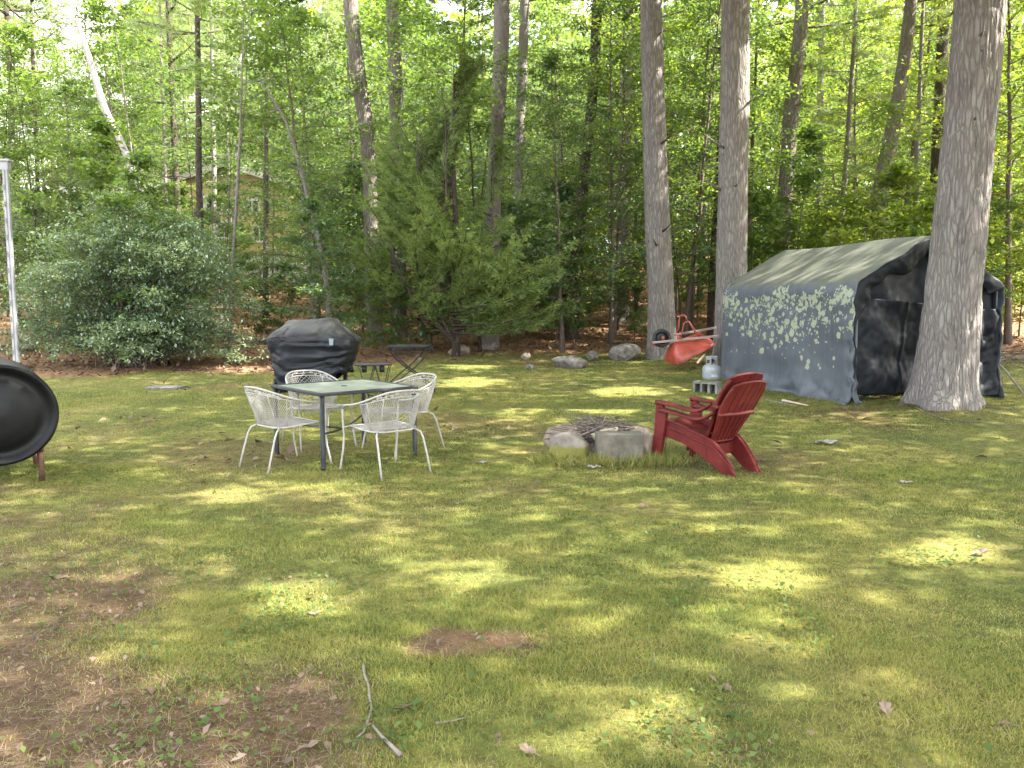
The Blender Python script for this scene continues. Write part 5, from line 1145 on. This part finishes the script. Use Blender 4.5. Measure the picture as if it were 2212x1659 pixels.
def pick_pol(px, x, y): return (maple_leaf if g.random() < .5 else oak_leaf, (dark_bark if g.random() < .7 else smooth_bark), 1)
fill('q', POL, 'thin_tree', 'tree', 90, 18.5, 48, .8, pick_pol, .7, 1.3, 'pole-thin dark-stemmed tree', 'thin dark trees', 1.3)
# small shrubs at the feet of things, each where the photo shows one
for px, py, s, lf, sd, lab in [(1510, 690, .62, oak_leaf, 1, 'dark green oak seedling between the two straight trunks by the wheelbarrow'), (1375, 735, .55, oak_leaf, 0, 'leafy shrub at the left foot of the stubby pine'), (548, 745, .50, maple_leaf, 2, 'light green shrub right of the big bush'),
                                (790, 722, .42, oak_leaf, 0, 'small green shrub behind the covered grill'), (980, 745, .38, maple_leaf, 1, 'low green shrub behind the tan rock'), (1260, 700, .6, oak_leaf, 1, 'leafy shrub by the dark leaning trunk foot'), (1180, 735, .5, maple_leaf, 2, 'low bright shrub at the lawn edge below the cedar'), (2170, 705, 1.0, bright_leaf, 2, 'bright green sapling at the right edge beside the tent'),
                                (2215, 730, 1.1, bright_leaf, 0, 'bright sapling half out of frame at the right edge'), (2150, 668, .9, maple_leaf, 2, 'leafy shrub seen just right of the massive trunk above the brush'), (2205, 690, .9, maple_leaf, 1, 'green shrub behind the brush pile at the right edge')]:
    p = G(px, py); plant('shrub', SAP[sd], p.x, p.y + .3, px * .7, s, twig_bark, lf, lab, 'shrub', None)
# young oak whose bluish leaves hang right of the cedar
for px, y, s, sd, lab in [(1215, 19.6, .62, 0, 'young oak with bluish leaves right of the dark cedar'), (1320, 21.5, .72, 1, 'young oak in front of the half veiled grey trunk'), (1480, 21.8, .75, 2, 'young oak between the stubby pine and the pale trunk'), (40, 18.8, .52, 1, 'young oak above the bush at the far left'), (170, 20.0, .50, 2, 'young oak above the left part of the big bush')]:
    x = (px * K - 512) / FPX * y; plant('young_oak', MAP[sd], x, y, px * .3, s, twig_bark, oak_leaf, lab, 'tree', 'young oaks at the edge of the woods')

# ------------------------------------------------------------------ big bush
bx, by = -7.75, 16.9; bush = empty('big_bush', (bx, by, Tz(bx, by)), 0, 'huge rounded silvery green bush at the left edge of the lawn', 'bush')
g = np.random.default_rng(55); st = MB(); LP = []
for i in range(300):
    a = g.random() * 6.28; rr_ = g.random() ** .5; e0 = math.acos(min(1, rr_ * .98)); Rx, Ry, Hh = 2.3, 1.4, 2.85
    tgt = Vector((Rx * math.cos(a) * math.cos(e0) * (.8 + .35 * g.random()), Ry * math.sin(a) * math.cos(e0) * (.8 + .3 * g.random()), .25 + Hh * math.sin(e0) * (.78 + .35 * g.random())))
    lo_ = g.random() < .3
    if lo_: tgt.z *= .35; 
    p0 = Vector((g.normal() * .25, g.normal() * .2, 0)); mid = Vector((tgt.x * .45, tgt.y * .45, tgt.z * .85 + .15)); c_ = []
    for k in range(8):
        t = k / 7; c_.append(p0.lerp(mid, t).lerp(mid.lerp(tgt, t), t))
    out = Vector((tgt.x, tgt.y, .0)).normalized() if tgt.xy.length > .1 else Vector((1, 0, 0))
    tip = tgt + out * .30 + Vector((0, 0, -.10)); c_.append(tip); st.tube(c_, [.014 * (1 - .1 * k) for k in range(9)], 4, False)
    for k in range(3, 9):
        for s_ in range(5):
            a2 = g.random() * 6.28; e = c_[k] + Vector((math.cos(a2), math.sin(a2), .25 * g.normal())) * (.22 + .25 * g.random()) + out * .1
            q = np.array(c_[k])[None] + (np.array(e) - np.array(c_[k]))[None] * g.random((11, 1)); LP.append(q + g.normal(size=(11, 3)) * .035)
P = np.concatenate(LP); P = P[P[:, 2] > .10]; V1, F1 = leaves_at(P, .062, g, .38, .3, .5); st.build('stems', twig_bark, bush, True); link('foliage', npmesh('foliage', V1, F1), bush_leaf, bush)

# ------------------------------------------------------------------ dark cedar in the middle
cx_, cy_ = (985 * K - 512) / FPX * 18.9, 18.8; ced = empty('cedar_tree', (cx_, cy_, Tz(cx_, cy_)), 0, 'broad dark green cedar with ragged drooping sprays in the middle', 'tree')
g = np.random.default_rng(66); st = MB(); H = 6.5; st.tube([(0, 0, -.1), (.05, 0, 2), (-.03, 0, 4.4), (0, 0, H)], [.10, .075, .04, .01], 9); PP, DD = [], []
LEAD = [((0, 0), .97), ((-.75, -.1), .80), ((.8, .1), .72), ((-.15, -.5), .84), ((-1.35, .1), .55)]
for (lx, ly), lh in LEAD[1:]: st.tube([(0, 0, .3), (lx * .7, ly * .7, 1.3), (lx, ly, lh * H * .6), (lx * 1.1, ly, lh * H)], [.06, .05, .03, .008], 6)
for i in range(340):
    (lx, ly), lh = LEAD[0 if i % 5 < 3 else (1 + (i // 5) % 4)]; t = ((i * .618034) % 1); Hh = H * lh
    z0_ = .55 + (Hh - .6) * t ** 1.0; a = i * 2.39996 + g.normal() * .2; l = (2.5 * lh ** .5 * (1 - t) ** (.50 if lx == 0 else .72) + .22) * (.30 + .95 * g.random() ** 1.2); el = .0 + .85 * t + g.normal() * .12
    d = Vector((math.cos(a), math.sin(a), math.tan(min(1.2, el)))).normalized(); q = Vector((lx * min(1, z0_ / 1.5), ly * min(1, z0_ / 1.5), z0_)); c_ = [q.copy()]; m_ = 7
    for k in range(m_):
        q = q + d * l / m_; d = (d + Vector((g.normal() * .09, g.normal() * .09, .08))).normalized(); q.z = max(q.z, .12); c_.append(q.copy())
    st.tube(c_, [.022 * (1 - .12 * k) * (1 - .6 * t) + .003 for k in range(m_ + 1)], 4, False)
    for k in range(2, m_ + 1):
        for s_ in range(max(1, min(6, int(1 + 3.2 * l)))):
            a2 = math.atan2(d.y, d.x) + (g.random() - .5) * 2.0; L2 = (.07 + .17 * l * g.random()) * (1.25 - .1 * k); dd = Vector((math.cos(a2), math.sin(a2), .32 + g.normal() * .28)).normalized(); p0 = c_[k] - (c_[k] - c_[k - 1]) * g.random()
            for w_ in range(5): cc_ = p0 + dd * L2 * (w_ / 4); PP.append(tuple(cc_)); DD.append(tuple(dd))
V1, F1 = tufts(np.array(PP), np.array(DD), g, 5, .10, .014, .75); ced.scale = (1.02, .8, 1.0); st.build('trunk', dark_bark, ced, True); link('crown', npmesh('crown', V1, F1), cedar_leaf, ced)

# ------------------------------------------------------------------ brush at the far right, leaning branch
p0 = at(2130, 758, 13.2); p1 = G(2210, 850); b = MB(); b.tube([(0, 0, 0), (p1 - p0) * .5 + Vector((0, 0, .04)), p1 - p0], [.012, .014, .016], 7); b.tube([(p1 - p0) * .3, (p1 - p0) * .3 + Vector((.1, 0, -.2)), (p1 - p0) * .4 + Vector((.05, 0, -.45))], [.008, .006, .003], 5)
tag(b.build('fallen_branch', stick_m, smooth=True, loc=p0), 'bare branch slanting down beside the right end of the tent', 'branch')
g_ = np.random.default_rng(8); b = MB()
for i in range(90):
    a = g_.random() * 6.28; L1 = .2 + .5 * g_.random(); c_ = Vector((g_.normal() * .7, g_.normal() * .5, .08 + .25 * g_.random())); d = Vector((math.cos(a), math.sin(a), g_.normal() * .2)); b.tube([c_ - d * L1, c_, c_ + d * L1], [.006, .006, .002], 4)
p = G(2195, 800); tag(b.build('brush_pile', MT['twig_heap'], loc=p + Vector((.8, .8, 0))), 'pile of dead brush and leaves at the right edge behind the massive trunk', 'brush pile', kind='stuff')

# ------------------------------------------------------------------ leaf layer added above the frame, gapped to dapple the sun; far wood
g = np.random.default_rng(88); n = 310000
q = np.stack([-13 + 28 * g.random(n), -1 + 22 * g.random(n), np.full(n, .1)], 1); hgt = np.maximum(7, 2.8 + .39 * q[:, 1]) + 5 * g.random(n); P = q + Sn * (hgt / Sn[2])[:, None]
den = .60 + .16 * fbm(q[:, 0], q[:, 1], .9, 130, 3); k_ = (g.random(n) < den * CANOPY) & keep(P, g); P = P[k_] + g.normal(size=(int(k_.sum()), 3)) * .05
V1, F1 = leaves_at(P, .14, g, .8, .3, .9)
tag(link('dapple_canopy', npmesh('dapple_canopy', V1, F1), canopy_leaf), 'unseen leaf crowns added high above the lawn, gaps shaped for the sun patches', 'added canopy', kind='stuff')
g = np.random.default_rng(89); n = 190000; y = 62 + 26 * g.random(n); x = (g.random(n) * 2 - 1) * (.66 * y + 4); h = 22 * g.random(n) ** .8; px = 512 + x / y * FPX
cl = fbm(x * .35 + y * .2, h * .35, 1, 140, 4); k_ = (cl > .33 + .009 * h) & ~((px < 120) & (h > 9)); x, y, h = x[k_], y[k_], h[k_]; P = np.stack([x, y, T(x, y) + h], 1)
V1, F1 = leaves_at(P, .55, g, .8, .4, .7); tag(link('distant_woods', npmesh('distant_woods', V1, F1), MT['bright_leaf']), 'far wall of trees closing off the wood', 'distant woods', kind='stuff')

sc.view_settings.view_transform = 'Standard'; sc.view_settings.look = 'None'; sc.view_settings.exposure = EXPO; sc.view_settings.gamma = 1
sc.cycles.max_bounces = 6; sc.cycles.diffuse_bounces = 3; sc.cycles.glossy_bounces = 2; sc.cycles.transmission_bounces = 3; sc.cycles.transparent_max_bounces = 4; sc.cycles.use_denoising = True
sc.cycles.sample_clamp_indirect = 6

if HAZE:
    hz = MB(); hz.box((0, 40, 14), (190, 110, 34)); m, N, L, out = mk('haze_air'); pv = N('VolumePrincipled'); pv.inputs['Color'].default_value = (.92, .96, 1, 1); pv.inputs['Density'].default_value = HAZE; pv.inputs['Anisotropy'].default_value = .3
    L(pv.outputs[0], out.inputs['Volume']); tag(hz.build('haze', m), 'thin pale haze in the air of the wood', 'haze', kind='stuff')
    sc.cycles.volume_bounces = 0
